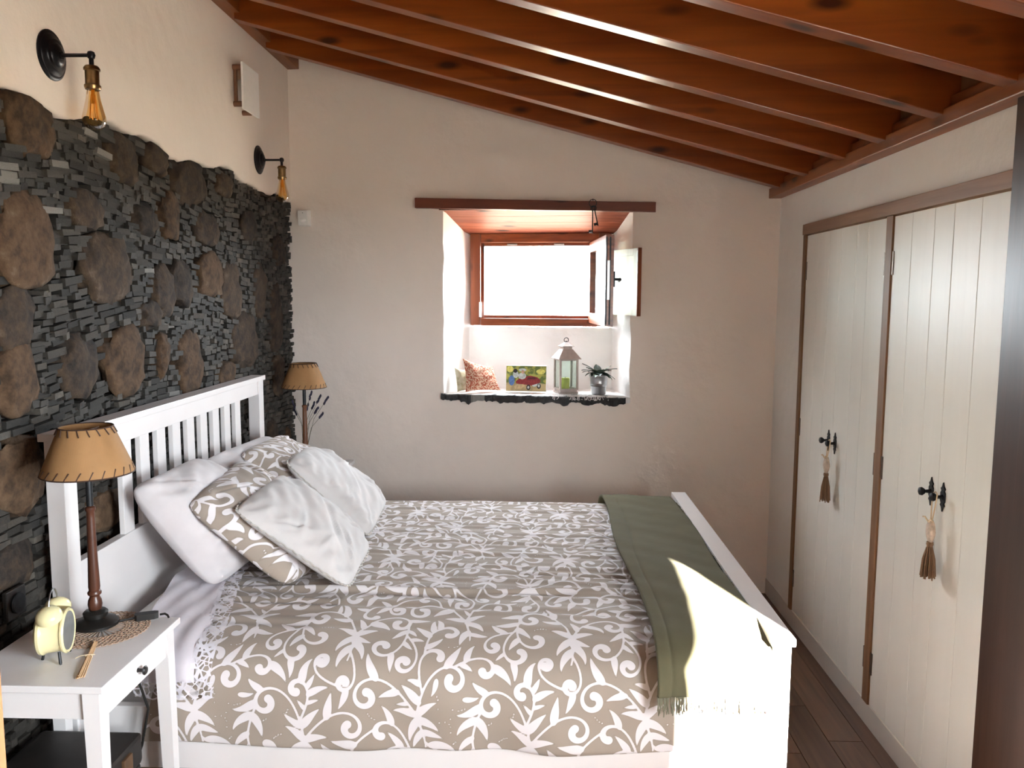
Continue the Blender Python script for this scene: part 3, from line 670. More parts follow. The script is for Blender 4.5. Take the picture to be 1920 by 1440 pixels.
def grow(x, y, a, L, hand, tight, gap, skip):
    p = scroll_pts(x, y, a, L, hand, tight)
    if not free(p, skip, gap): return False
    draw(p); disc(p[-1][0], p[-1][1], .0115); stems.append((p, hand)); return True
def feather(p, hand, first=.06):
    n = len(p); k = 0; t = first
    while t < .80:
        q = p[int(n*t)]
        for sg in ((-1, 1) if k % 2 == 0 else (1, -1)):
            s_ = sg*hand
            for L in (.075, .06, .046, .034, .025):
                l = leaf_pts(q[0], q[1], q[2]+s_*pr_.uniform(.75, 1.05), L*pr_.uniform(.9, 1.1), L*.17, s_*pr_.uniform(-16, 20))
                if free(l, .36, .0040): draw(l); break
        t += pr_.uniform(.085, .12); k += 1
# main plants: two opposed scrolls and a fan of leaves rising from one root
for (x, y, a) in ((.12, .05, 1.35), (.44, .13, 1.8), (.24, .37, 1.5), (.56, .45, 1.75)):
    for da, L, hd, tg in ((.35, .34, 1, 60), (-.40, .30, -1, 64)): grow(x, y, a+da, L, hd, tg, .004, .25)
    for da, L, k in ((0, .125, 7), (.30, .095, -9), (-.32, .09, 12), (.95, .07, 10), (-1.0, .07, -10)):
        l = leaf_pts(x, y, a+da, L, L*.17, k)
        if free(l, .5, .0015): draw(l)
    p = path(x, y, a+math.pi, lambda t: 5-14*t, .10, lambda t: .0042-.0015*t); draw(p); disc(x, y, .008); stems.append((p, 1))
for tries in range(600):
    p, hd = pr_.choice(stems); q = p[int(len(p)*pr_.uniform(.08, .85))]
    h2 = pr_.choice((-1, 1)); L = pr_.choice((.26, .22, .18, .14))
    grow(q[0], q[1], q[2]+h2*pr_.uniform(.2, .8)*-1, L, h2, pr_.uniform(50, 95)*.22/L, .0070, .14)
for p, hd in list(stems): feather(p, hd, .12)
for tries in range(260):                              # loose sprigs and dot chains in what is still empty
    x, y = pr_.uniform(0, TILE), pr_.uniform(0, TILE)
    if at(x, y) > .013:
        a = pr_.uniform(0, 6.28)
        if pr_.random() < .5:
            l = leaf_pts(x-.02*math.cos(a), y-.02*math.sin(a), a, .045, .0075, pr_.choice((-18, 18)))
            if free(l, 0, .003): draw(l)
        else:
            for k in range(5):
                xx, yy = x+.0085*k*math.cos(a+k*.12), y+.0085*k*math.sin(a+k*.12)
                if at(xx, yy) > .0055: disc(xx, yy, .0026)
def sdf(px, py):
    gx = (np.asarray(px)/cellw) % TN; gy = (np.asarray(py)/cellw) % TN
    i0 = gx.astype(int); j0 = gy.astype(int); fx = gx-i0; fy = gy-j0; i0 %= TN; j0 %= TN; i1 = (i0+1) % TN; j1 = (j0+1) % TN
    return SDF[i0, j0]*(1-fx)*(1-fy)+SDF[i1, j0]*fx*(1-fy)+SDF[i0, j1]*(1-fx)*fy+SDF[i1, j1]*fx*fy
def set_print(o, vals):
    at = o.data.attributes.new('print', 'FLOAT', 'POINT'); at.data.foreach_set('value', np.asarray(vals, np.float32).ravel())
def wob(x, y, terms, seed=0):
    r = np.random.RandomState(seed); z = 0
    for fx, fy, a in terms:
        z = z + a*np.sin(x*fx+y*fy*r.uniform(.7, 1.3)+r.uniform(0, 6.28))*np.sin(y*fy+x*fx*r.uniform(.1, .4)+r.uniform(0, 6.28))
    return z
def arc(profile, n):
    p = np.array(profile, float)
    # smooth by Catmull-like subdivision then resample by arc length
    for _ in range(3):
        q = [p[0]]
        for a, b in zip(p[:-1], p[1:]): q += [a*.75+b*.25, a*.25+b*.75]
        q.append(p[-1]); p = np.array(q)
    s = np.r_[0, np.cumsum(np.linalg.norm(np.diff(p, axis=0), axis=1))]
    t = np.linspace(0, s[-1], n); return np.stack([np.interp(t, s, p[:, 0]), np.interp(t, s, p[:, 1])], 1), t
BEDPROF = [(2.188, .358), (2.182, .343), (2.171, .341), (2.168, .350), (2.168, .40), (2.169, .46), (2.178, .525), (2.215, .582), (2.32, .618), (2.50, .634), (2.8, .640), (3.3, .640), (3.70, .640), (3.84, .630), (3.888, .585), (3.898, .50), (3.898, .40)]
def drape(name, x0, x1, prof, off, step, mat, wr, printed_=False, xedge=None):
    n_x = int((x1-x0)/step)+1; tl = arc(prof, 2000)[1][-1]; n_t = int(tl/step)+1
    P, t = arc(prof, n_t)
    T = np.gradient(P, axis=0); T /= np.linalg.norm(T, axis=1)[:, None]; Nm = np.stack([-T[:, 1], T[:, 0]], 1)
    if Nm[n_t//2][1] < 0: Nm = -Nm
    xs = np.linspace(x0, x1, n_x); Xg, Tg = np.meshgrid(xs, t, indexing='ij')
    if xedge is not None:
        sc = (Xg-x0)/(x1-x0); lo = xedge(Tg, 0); hi = xedge(Tg, 1); Xg = lo+(hi-lo)*sc
    d = wr(Xg, Tg, P[:, 0][None, :], P[:, 1][None, :])+off
    Yg = P[:, 0][None, :]+Nm[:, 0][None, :]*d; Zg = P[:, 1][None, :]+Nm[:, 1][None, :]*d
    v = np.stack([Xg, Yg, Zg], -1).reshape(-1, 3)
    # a folded lip all round gives the cloth its thickness
    o = mesh(name, v, grid_faces(n_x, n_t), mat, None, True, base=True)
    if printed_: set_print(o, sdf(Xg*1.0+.13, Tg))
    return o, (Xg, Tg, v.reshape(n_x, n_t, 3))
def duvet_wr(X, T, Y, Z):
    side = np.clip((.60-Z)/.12, 0, 1)*(Y < 3)
    topm = np.clip((Z-.60)/.03, 0, 1)
    w = .0045*np.sin(X*9+1)*side + wob(X, T, [(6, 9, .006), (11, 15, .003)], 3)*(.5+.5*side)
    w = w + topm*wob(X, T, [(3, 40, .0045), (5, 75, .0026)], 8) + topm*.016*np.exp(-((Y-2.62-.03*np.sin(X*4))/.012)**2)*np.clip(np.sin(X*2.2+2.2), 0, 1)
    w = w - topm*.013*np.exp(-((Y-2.76-.02*np.sin(X*5+1))/.010)**2)*np.clip(np.sin(X*3.0+.6), 0, 1)
    w = w + .010*side*np.exp(-((X+.35)/.10)**2)*np.sin(T*12) + side*.006*np.sin(X*22+T*5)*np.exp(-((X+.2)/.35)**2)
    return w
duvet, _ = drape('duvet', -1.13, .625, BEDPROF, .004, .0038, 'print', duvet_wr, True, lambda T, e: np.full_like(T, -1.06)-.06*np.clip(1-T/.3, 0, 1) if e == 0 else np.full_like(T, .625)-.02*np.clip(1-T/.3, 0, 1)*0)
tag(duvet, 'taupe duvet printed with white scrolling acanthus leaves, spread over the bed', 'duvet')
# lilac sheet turned over at the head, lace along its edge
SHPROF = [(2.164, .535), (2.165, .56), (2.180, .59), (2.225, .618), (2.33, .640), (2.55, .652), (2.9, .655), (3.5, .655), (3.75, .652), (3.88, .61), (3.905, .55)]
def sheet_edge(T, e):
    a = np.clip(T/.55, 0, 1)
    return (-1.13-.10*a) if e == 0 else (-.955-.10*np.clip((T-.12)/.45, 0, 1)**1.2)
def sheet_wr(X, T, Y, Z):
    side = np.clip((.66-Z)/.08, 0, 1)*(Y < 3)
    return .003+.006*side*(1+np.sin(X*75+T*6))+.0025*np.sin(X*40+T*25)+.002*np.sin(X*90-T*14)
sheet, (SX, ST, SV) = drape('bed_sheet', -1.13, -.955, SHPROF, .006, .006, 'lilac_cotton', sheet_wr, False, sheet_edge)
tag(sheet, 'lilac cotton bed sheet with a crocheted lace border turned over the duvet', 'bed sheet')
nsx = SV.shape[0]
v = []; nt_ = SV.shape[1]                              # lace band beyond the sheet edge
lacev = []
for j in range(nt_):
    e_ = SV[-1, j]; inn = SV[-6, j]; d = np.array([1.0, 0, 0]); 
    for k in range(9):
        w_ = k/8*.062; lacev.append(e_+d*(w_-.012)+np.array([0, -.002 if e_[2] < .6 else 0, .003+.0025*math.sin(j*.5+k*.8)]))
mesh('lace_border', lacev, grid_faces(nt_, 9), 'lilac_lace', sheet, True)
hv = []
for i in range(nsx+9):
    base_ = SV[min(i, nsx-1), 0]+np.array([max(0, i-nsx+1)*.0062, 0, 0])
    for k in range(8): hv.append(base_+np.array([0, -.003-.002*math.sin(i*.9+k), .006-k*.0075+.003*math.sin(i*1.05)*(k/7)]))
mesh('lace_hem', hv, grid_faces(nsx+9, 8), 'lilac_lace', sheet, True)
# olive throw folded across the foot
THPROF = [(2.134, .535), (2.136, .56), (2.150, .595), (2.200, .632), (2.32, .650), (2.55, .660), (2.9, .664), (3.5, .664), (3.78, .660), (3.885, .625), (3.918, .56), (3.92, .45)]
def throw_edge(T, e):
    s_ = np.clip(T/1.8, 0, 1)
    return (.335-.03*s_+.012*np.sin(T*5)) if e == 0 else (.652+.006*np.sin(T*7)-.012*s_)
def throw_wr(X, T, Y, Z):
    e = np.clip((X-.30)/.05, 0, 1)
    side = np.clip((.62-Z)/.06, 0, 1)*(Y < 3)
    return .004+.004*np.sin(T*6+X*9)+wob(X, T, [(12, 14, .0022), (25, 22, .0016)], 5)+.006*side*np.sin(X*26)-.004*np.exp(-((X-.372-.01*np.sin(T*6))/.006)**2)
throw, (TX, TT, TV) = drape('throw_blanket', .32, .655, THPROF, .008, .006, 'throw', throw_wr, False, throw_edge)
tag(throw, 'olive green woven throw with fringed edges folded across the foot of the bed', 'blanket')
throw.modifiers.new('thickness', 'SOLIDIFY').thickness = -.012
def strip(o): return np.array(o.location)
mb = MB(); rf = random.Random(5)
for i in range(0, TV.shape[0]-1):
    for rep in range(2):
        a = TV[i, 0]*.5+TV[i+1, 0]*.5 if rep else TV[i, 0]
        w = np.array([rf.uniform(-.006, .006), rf.uniform(-.006, .002), -.045+rf.uniform(-.012, .008)])
        mb.tube([a+[0, 0, .004], a+w*.5+[rf.uniform(-.003, .003), 0, 0], a+w], .0016, 5)
mb.obj('fringe', 'fringe', throw, True, kind='stuff')
mb = MB()
for j in range(0, TV.shape[1]-60, 1):
    a = TV[-1, j]
    for rep in range(2):
        w = np.array([.016+rf.uniform(-.004, .008), rf.uniform(-.008, .008), -.012+rf.uniform(-.008, .006)])
        if a[1] < 2.2: continue
        mb.tube([a-[.004, 0, 0], a+w*.6+[0, 0, .004], a+w], .0016, 5)
mb.obj('fringe', 'fringe', throw, True, kind='stuff')

# ------------------------------------------------------------------ pillows
def pillow(name, tn, tf, bf, bn, T, mat, label, cat, group, seed, n=46, print_=False, wrinkle=1.0, piping=None, pull=.05):
    tn, tf, bf, bn = [np.array(p, float) for p in (tn, tf, bf, bn)]
    nrm = np.cross(tf-tn, bn-tn); nrm /= np.linalg.norm(nrm)
    if nrm[2] < 0: nrm = -nrm
    w = np.linalg.norm(tf-tn); h = np.linalg.norm(bn-tn)
    g = np.linspace(-1, 1, n); gs = np.sin(g*math.pi/2)*.35+g*.65
    A, B = np.meshgrid(gs, gs, indexing='ij')         # A along near-far, B along top-bottom
    a = (A*(1-pull*(1-B**2)*.0)); s = (A*(1-pull*(1-np.abs(A)**3)*0)+1)/2; t = (B+1)/2
    def P(A_, B_):
        kk = 1.06-.10*(A_*B_)**4
        A_ = A_*kk; B_ = B_*kk
        s = (A_*(1-pull*(1-B_**2))+1)/2; t = (B_*(1-pull*(1-A_**2))+1)/2
        return (tn*((1-s)*(1-t))[..., None]+tf*(s*(1-t))[..., None]+bf*(s*t)[..., None]+bn*((1-s)*t)[..., None])
    base = P(A, B)
    puff = T*np.clip(1-A**2, 0, 1)**.40*np.clip(1-B**2, 0, 1)**.40*(1+.12*np.sin(A*2+seed)*np.cos(B*1.7+seed))
    edge = np.clip(1-np.maximum(np.abs(A), np.abs(B)), 0, 1)
    wv = wrinkle*np.clip(edge*6, 0, 1)*(wob(A, B, [(3, 4, .007), (6, 5, .005), (10, 13, .0032), (18, 9, .002)], seed) - .010*np.exp(-((A*.6+B*.8-.25*math.sin(seed))/.06)**2)*np.exp(-(A-.1)**2*3)
         + .008*np.sin((A*A*3+B*7+seed)*3)*np.clip(np.abs(A)-.45, 0, 1))
    rq = np.random.RandomState(seed+50)
    for _ in range(9):                                # pulled creases running in from the seams
        ax_, ay_ = rq.choice([-1, 1])*rq.uniform(.35, .9), rq.uniform(-.9, .9); th = math.atan2(-ay_, -ax_)+rq.uniform(-.7, .7)
        if rq.rand() < .4: ax_, ay_ = ay_, ax_; th = math.atan2(-ay_, -ax_)+rq.uniform(-.7, .7)
        u_ = (A-ax_)*math.cos(th)+(B-ay_)*math.sin(th); w_ = -(A-ax_)*math.sin(th)+(B-ay_)*math.cos(th)+.25*u_**2*rq.uniform(-1, 1)
        wv = wv + wrinkle*.0075*rq.uniform(.5, 1)*(np.exp(-((w_-.035)/.035)**2)-np.exp(-((w_+.01)/.028)**2))*np.exp(-(u_/rq.uniform(.25, .5))**2)*np.clip(edge*5, 0, 1)
    front = base+nrm*(puff+wv)[..., None]; back = base-nrm*(puff*.62)[..., None]
    zf = front.reshape(-1, 3); zb = back.reshape(-1, 3)
    zb[:, 2] = np.maximum(zb[:, 2], .662)
    f = grid_faces(n, n); N2 = n*n
    f2 = [tuple(N2+i for i in reversed(q)) for q in f]
    rim = [(i, 0) for i in range(n)]+[(n-1, j) for j in range(1, n)]+[(i, n-1) for i in range(n-2, -1, -1)]+[(0, j) for j in range(n-2, 0, -1)]
    rid = [i*n+j for i, j in rim]; m = len(rid)
    zb_rim = zf[rid]-nrm*.006; zb[rid] = zb_rim
    fr = [(rid[k], N2+rid[k], N2+rid[(k+1) % m], rid[(k+1) % m]) for k in range(m)]
    v = np.vstack([zf, zb])
    o = mesh(name, v, f+f2+fr, mat, None, True, base=True); tag(o, label, cat, group)
    bm = bmesh.new(); bm.from_mesh(o.data); bmesh.ops.recalc_face_normals(bm, faces=bm.faces[:]); bm.to_mesh(o.data); bm.free()
    if print_:
        px = A*w/2+.1*seed; py = -B*h/2*1.05+.07*seed
        set_print(o, np.r_[sdf(px, py).ravel(), sdf(px+.3, py).ravel()])
    if piping:
        mb = MB(); rr = random.Random(seed); c = v.mean(0)
        pts = [zf[i]+(zf[i]-c)/np.linalg.norm(zf[i]-c)*(.003+.004*math.sin(k*1.7)) for k, i in enumerate(rid)]; pts.append(pts[0])
        mb.tube(pts, .0026, 6, False); mb.obj('piping', piping, o, True)
    return o
WG = 'white sleeping pillows at the headboard'; PG = 'scroll printed pillows'; CG = 'cream linen cushions in front'
pillow('pillow', PX(248, 915, -1.262), PX(362, 862, -1.262), (-.99, 3.05, .68), PZ(402, 1100, .672), .135, 'white_cotton', 'white cotton pillow leaning on the headboard on the alarm clock side of the bed', 'pillow', WG, 2, wrinkle=1.5)
pillow('pillow', PX(372, 868, -1.258), PX(492, 822, -1.262), (-1.02, 3.74, .68), (-1.02, 3.08, .68), .12, 'white_cotton', 'white cotton pillow against the headboard on the window wall side, mostly hidden by others', 'pillow', WG, 4, wrinkle=1.3)
pillow('pillow', PY(351, 946, 2.50), PY(448, 866, 2.98), (-.70, 3.05, .68), PZ(538, 1098, .672), .10, 'print', 'taupe scroll printed pillow on the alarm clock side, between white pillow and cream cushion', 'pillow', PG, 3, 120, True, .9)
pillow('pillow', PY(449, 852, 3.10), PY(524, 819, 3.60), (-.82, 3.74, .69), (-.80, 3.12, .68), .085, 'print', 'taupe scroll printed pillow with a raised corner beside the lavender', 'pillow', PG, 6, 120, True, .9)
pillow('cushion', PY(439, 957, 2.52), PY(523, 893, 2.98), PZ(692, 1026, .690), PZ(652, 1102, .676), .085, 'white_linen', 'cream linen cushion with grey edging in front, on the alarm clock side of the bed', 'cushion', CG, 7, 60, False, 1.0, 'trimgrey')
pillow('cushion', PY(537, 868, 3.08), PY(573, 841, 3.55), PZ(722, 942, .690), PZ(690, 1006, .682), .09, 'white_linen', 'cream linen cushion with grey edging in front, on the window wall side of the bed', 'cushion', CG, 9, 60, False, 1.0, 'trimgrey')

# ------------------------------------------------------------------ bedside tables
def nightstand(y0, label):
    y1 = y0+.410; x1 = -.987; x0 = -1.345; zt = .725
    t = thing('nightstand', label, 'nightstand', ((x0+x1)/2, (y0+y1)/2, 0), 0, 'white bedside tables')
    box('table_top', (x0, y0, zt-.018), (x1, y1, zt), 'paint', t, .0025)
    for sx in (0, 1):
        for sy in (0, 1):
            xa = x1-.012 if sx else x0+.012; ya = y1-.018 if sy else y0+.006; dx = -1 if sx else 1; dy = -1 if sy else 1
            w, wb_ = .040, .026
            q = lambda W, z: [(xa, ya, z), (xa+dx*W, ya, z), (xa+dx*W, ya+dy*W, z), (xa, ya+dy*W, z)]
            o = MB().hexa(q(wb_, 0)+q(w, zt-.018)).obj('leg', 'paint', t)
            bm = bmesh.new(); bm.from_mesh(o.data); bmesh.ops.recalc_face_normals(bm, faces=bm.faces[:]); bm.to_mesh(o.data); bm.free()
    for (lo, hi) in (((x0+.05, y0+.014, zt-.086), (x1-.05, y0+.030, zt-.018)), ((x0+.05, y1-.042, zt-.086), (x1-.05, y1-.026, zt-.018)), ((x0+.016, y0+.045, zt-.088), (x0+.03, y1-.055, zt-.018))):
        box('apron', lo, hi, 'paint', t, .001)
    d = box('drawer', (x0+.04, y0+.048, zt-.090), (x1-.016, y1-.06, zt-.021), 'paint', t, .0015)
    yk = (y0+y1)/2-.01
    k = MB().lathe([(.006, 0), (.0045, .004), (.0045, .012), (.011, .016), (.012, .019), (.009, .022), (.002, .0225)], (x1-.016, yk, zt-.052), 16, 0).obj('knob', 'black', d, True, rel=False); fix(k, t)
    return t
nightstand(1.743, 'white bedside table with a drawer, carrying the cream alarm clock')
nightstand(3.930, 'white bedside table in the corner under the window wall, carrying the lavender')

def table_lamp(x, y, z, label, mat, cord):
    t = thing('table_lamp', label, 'lamp', (x, y, z), 0, 'parchment shade table lamps')
    MB().lathe([(.050, 0), (.057, .003), (.057, .010), (.052, .015), (.036, .021), (.028, .025), (.030, .030), (.031, .038), (.026, .043), (.018, .046)], (0, 0, .005), 32).obj('base', 'black', t, True, rel=False)
    MB().lathe([(.014, .046), (.0165, .052), (.018, .062), (.0165, .074), (.0125, .082), (.0125, .086), (.017, .090), (.0175, .095), (.0135, .101), (.0148, .110), (.0125, .18), (.0105, .30), (.0105, .315), (.0135, .320), (.0135, .327), (.008, .331)], (0, 0, .003), 24).obj('turned_column', mat, t, True, rel=False)
    MB().lathe([(.0085, .330), (.0085, .43), (.016, .435), (.016, .47), (.008, .475)], (0, 0, 0), 16).obj('metal_stem', 'iron', t, True, rel=False)
    n_ = 48; prof = [(.113, .424), (.113, .427), (.065, .545), (.0635, .545), (.1115, .424)]
    sh_ = MB().lathe(prof, (0, 0, 0), n_, close=False).obj('lamp_shade', 'shade', t, True, rel=False)
    mb = MB()
    for r0, z0, r1, z1, kk in ((.1135, .4235, .105, .443, 24), (.0655, .546, .072, .528, 18)):
        for k in range(kk):
            a = 2*math.pi*k/kk; b = a+.10
            mb.tube([(r0*math.cos(a), r0*math.sin(a), z0), ((r1+.0015)*math.cos(b), (r1+.0015)*math.sin(b), z1)], .0017, 5)
        mb.tube([((r0)*math.cos(2*math.pi*k/40), r0*math.sin(2*math.pi*k/40), z0) for k in range(41)], .0018, 5, False)
    mb.obj('leather_stitching', 'leather', sh_, True, rel=False)
    for k in range(3):
        a = k*2.09; 
    MB().tube([(-.064, 0, .535), (.064, 0, .535)], .0015, 5).tube([(0, -.064, .535), (0, .064, .535)], .0015, 5).lathe([(.02, .475), (.024, .50), (.02, .52), (.008, .53)], (0, 0, 0), 16).obj('bulb_and_spider', 'white_plastic', t, True, rel=False)
    if cord:
        MB().tube([(.045, .015, .008), (.065, .03, .009), (.085, .042, .010)], .003, 6).obj('cord', 'black', t, True, rel=False)
        MB().tube([(.143, .066, .011), (.155, .070, .012), (.163, .069, .008), (.168, .064, .0035)], .003, 6).obj('cord', 'black', t, True, rel=False)
        v = []; c0 = np.array([.084, .042]); dr = np.array([.92, .39]); pn = np.array([-.39, .92])
        for zz, sc in ((.004, 1), (.020, .9)):
            for a, b in ((0, .010), (.006, .014), (.050, .013), (.060, .008), (.060, -.008), (.050, -.013), (.006, -.014), (0, -.010)):
                q = c0+dr*a+pn*b*sc; v.append((q[0], q[1], zz))
        mesh('switch', v, [tuple(range(7, -1, -1)), tuple(range(8, 16))]+[(k, (k+1) % 8, 8+(k+1) % 8, 8+k) for k in range(8)], 'black', t, rel=False)
    return t
table_lamp(-1.178, 2.068, .7285, 'table lamp with brown parchment shade on dark turned column, beside the alarm clock', 'lamp_wood', True)
table_lamp(-1.188, 4.10, .725, 'table lamp with tan parchment shade and reddish turned column, beside the lavender in the corner', 'lamp_wood_warm', False)
pc_ = MB().tube([(-1.30, 2.140, .60), (-1.20, 2.130, .58), (-1.10, 2.125, .55), (-1.075, 2.125, .47), (-1.10, 2.13, .36), (-1.16, 2.135, .20), (-1.25, 2.135, .02)], .0035, 8).obj('power_cord', 'black', None, True, base=True)
tag(pc_, 'black power cord hanging between the bedside table and the bed', 'cord')
# crochet doily under the near lamp
mb = MB(); cx, cyy, cz = -1.160, 2.060, .7268
for r_, amp, kk in ((.064, .006, 16), (.082, .007, 19), (.100, .008, 22), (.115, .006, 26)):
    for ph in (0, math.pi):
        mb.tube([(cx+(r_+amp*math.sin(kk*a+ph))*math.cos(a), cyy+(r_+amp*math.sin(kk*a+ph))*math.sin(a), cz) for a in np.linspace(0, 2*math.pi, kk*8+1)], .0015, 5, False)
for k in range(26):
    a = 2*math.pi*k/26; mb.tube([(cx+.02*math.cos(a), cyy+.02*math.sin(a), cz-.0002), (cx+.103*math.cos(a), cyy+.103*math.sin(a), cz-.0002)], .0010, 5)
tag(mb.obj('doily', 'doily', None, True, base=True), 'brown crocheted doily lying under the table lamp beside the alarm clock', 'doily')
# bundle of straws
st = thing('straw_bundle', 'small bundle of tied straw stalks lying on the bedside table', 'straw', (-1.10, 1.89, .725))
a, b = PZ(179, 1204, .729), PZ(150, 1270, .729); dv = (b-a)/np.linalg.norm(b-a); pv = np.array([-dv[1], dv[0], 0])
for k, (o_, h_, sh_) in enumerate(((-.006, 0, 0), (-.003, .002, .004), (0, 0, -.003), (.003, .002, .002), (.006, 0, -.004), (0, .004, .006), (-.002, .005, .0))):
    MB().tube([a+pv*o_*.6+[0, 0, h_-.0015]+dv*sh_, b+pv*o_*1.3+[0, 0, h_-.0015]+dv*sh_], .0017, 6).obj('stalk', 'straw', st, True)
m_ = a*.55+b*.45
MB().tube([m_+pv*.008*math.cos(t)+np.array([0, 0, .0015+.0055*math.sin(t)]) for t in np.linspace(0, 2*math.pi, 13)], .0011, 5, False).tube([m_+[0, 0, .007], m_+pv*-.018+[0, 0, .006], m_+pv*-.03+[0, 0, .001]], .0011, 5).tube([m_+[0, 0, .007], m_+pv*.014+[0, 0, .005]], .0011, 5).obj('tie', 'ribbon', st, True)
# alarm clock
ac = thing('alarm_clock', 'cream twin bell alarm clock standing on the bedside table', 'alarm clock', (-1.175, 1.880, .725), math.radians(15))
CZ = .066
MB().lathe([(.020, -.034), (.040, -.032), (.049, -.026), (.050, -.020), (.046, -.014), (.044, .014), (.045, .020), (.0485, .022), (.0495, .026), (.047, .030), (.043, .028)], (0, 0, CZ), 40, 0).obj('case', 'cream', ac, True, rel=False)
MB().lathe([(.0425, .0275), (.042, .0288), (.001, .0288)], (0, 0, CZ), 36, 0).obj('dial', 'dial', ac, True, rel=False)
for s in (-1, 1):
    MB().lathe([(.027, 0), (.0265, .008), (.022, .016), (.012, .022), (.002, .024)], (0, 0, 0), 24).obj('bell', 'cream', ac, True, rel=False)
    o = ac.children[-1] if False else bpy.data.objects[[c.name for c in ac.children if c.name.startswith('bell')][-1]]
bells = [c for c in ac.children if c.name.startswith('bell')]
for o, s in zip(bells, (-1, 1)):
    o.location = (0, s*.030, CZ+.043); o.rotation_euler = (-s*.5, 0, 0)
MB().tube([(0, -.030, CZ+.062), (0, -.028, CZ+.075), (0, -.016, CZ+.092), (0, 0, CZ+.098), (0, .016, CZ+.092), (0, .028, CZ+.075), (0, .030, CZ+.062)], .0018, 8).obj('handle', 'steel', ac, True, rel=False)
ac.scale = (1.1, 1.1, 1.1)
for s in (-1, 1): MB().tube([(.014, s*.026, CZ-.038), (.018, s*.034, CZ-.060), (.019, s*.036, .002)], [.003, .0035, .0022], 8).obj('foot', 'iron', ac, True, rel=False)
MB().tube([(-.024, 0, CZ-.045), (-.028, 0, .002)], .003, 8).obj('foot', 'iron', ac, True, rel=False)
# dark trunk under the table
tr = thing('trunk', 'old dark leather trunk with wooden battens under the bedside table', 'trunk', (-1.22, 1.92, 0))
box('body', (-1.355, 1.72, .0), (-1.085, 2.09, .33), 'trunk', tr, .006); box('lid', (-1.36, 1.715, .333), (-1.08, 2.095, .42), 'trunk', tr, .012)
for yy in (1.78, 1.98): box('batten', (-1.084, yy, .01), (-1.072, yy+.045, .40), 'trunk_wood', tr, .003)
for zz in (.03, .25): box('batten', (-1.34, 1.705, zz), (-1.10, 1.716, zz+.04), 'trunk_wood', tr, .002)
MB().box((-1.080, 1.89, .29), (-1.070, 1.95, .36)).obj('clasp', 'brass', tr, bevel=.002)
# socket on the stone
so = thing('wall_socket', 'black socket plate on the stone wall behind the alarm clock', 'socket', (-1.37, 2.165, .78))
q = PX(30, 1130, -1.378)
box('plate', (-1.388, q[1]-.04, q[2]-.04), (-1.376, q[1]+.04, q[2]+.04), 'black', so, .003)
MB().lathe([(.026, 0), (.028, .005), (.026, .008)], (-1.376, q[1], q[2]), 20, 0).obj('socket_well', 'iron', so, True)

# vase with lavender in the far corner
vz = thing('lavender_vase', 'glass bottle with dried lavender stalks on the corner bedside table', 'vase', (-1.235, 4.245, .725))
MB().lathe([(.018, .001), (.028, .004), (.030, .03), (.026, .07), (.013, .095), (.012, .12), (.015, .124)], (0, 0, 0), 20, close=False).obj('bottle', 'clear_glass', vz, True, rel=False)
tips = [(615, 745), (601, 742), (584, 735), (590, 755), (548, 752), (551, 768), (578, 758), (606, 775), (596, 765)]
for k, (tx, ty) in enumerate(tips):
    p = PY(tx, ty, 4.22+.03*(k % 4)); l = np.array([p[0]+1.235, p[1]-4.245, p[2]-.725]); b_ = np.array([.004*math.cos(k), .004*math.sin(k), .03])
    m_ = b_*.45+l*.55+np.array([-.02*np.sign(l[0]), 0, .03])
    s_ = MB().tube([b_, b_*.5+m_*.5+[0, 0, .01], m_, l], .0011, 5).obj('stalk', 'stem', vz, True, rel=False)
    mb = MB(); rr = random.Random(k)
    for j in range(7):
        t = .70+.05*j; c = m_*(1-t)+l*t if t < 1 else l; mb.lathe([(.0015, -.007), (.0048, -.003), (.0048, .004), (.001, .009)], (c[0]+rr.uniform(-.002, .002), c[1], c[2]), 7)
    mb.obj('flower_head', 'lavender', s_, True, rel=False)

# ------------------------------------------------------------------ wall sconces
def sconce(y, z, label):
    t = thing('wall_sconce', label, 'wall lamp', (LX, y, z-.21), 0, 'black wall sconces with filament bulbs')
    g = .21
    MB().lathe([(.070, 0), (.070, .004), (.064, .008), (.060, .008), (.056, .012), (.048, .014), (.044, .019), (.034, .021), (.030, .026), (.014, .030)], (0, 0, g), 36, 0).obj('backplate', 'black_metal', t, True, rel=False)
    MB().tube([(.026, 0, g), (.034, 0, g)], .011, 14).tube([(.03, 0, g), (.115, 0, g)], .0055, 12).lathe([(.002, -.012), (.009, -.009), (.012, 0), (.009, .009), (.002, .012)], (.118, 0, g), 16).tube([(.118, 0, g), (.118, 0, g-.032)], .0065, 12).obj('arm', 'black_metal', t, True, rel=False)
    MB().lathe([(.008, -.028), (.017, -.030), (.022, -.036), (.0225, -.042), (.019, -.044), (.019, -.082), (.0225, -.084), (.0225, -.090), (.020, -.096), (.016, -.096)], (.118, 0, g), 28).obj('bulb_holder', 'brass', t, True, rel=False)
    b = MB().lathe([(.015, -.094), (.017, -.104), (.020, -.125), (.026, -.15), (.0315, -.172), (.032, -.185), (.027, -.198), (.016, -.206), (.002, -.209)], (.118, 0, g), 32, close=False).obj('bulb', 'amber_glass', t, True, rel=False)
    mb = MB()
    for k in range(6):
        a = k*math.pi/3; mb.tube([(.118+.006*math.cos(a), .006*math.sin(a), g-.110), (.118+.012*math.cos(a+.3), .012*math.sin(a+.3), g-.178)], .0013, 5)
    mb.tube([(.118, 0, g-.094), (.118, 0, g-.135)], .005, 8)
    mb.obj('filament', 'filament', b, True, rel=False)
    return t
sconce(2.382, 2.300, 'black wall sconce with brass holder and amber filament bulb above the alarm clock side')
sconce(4.133, 2.290, 'black wall sconce with amber filament bulb by the window wall corner')
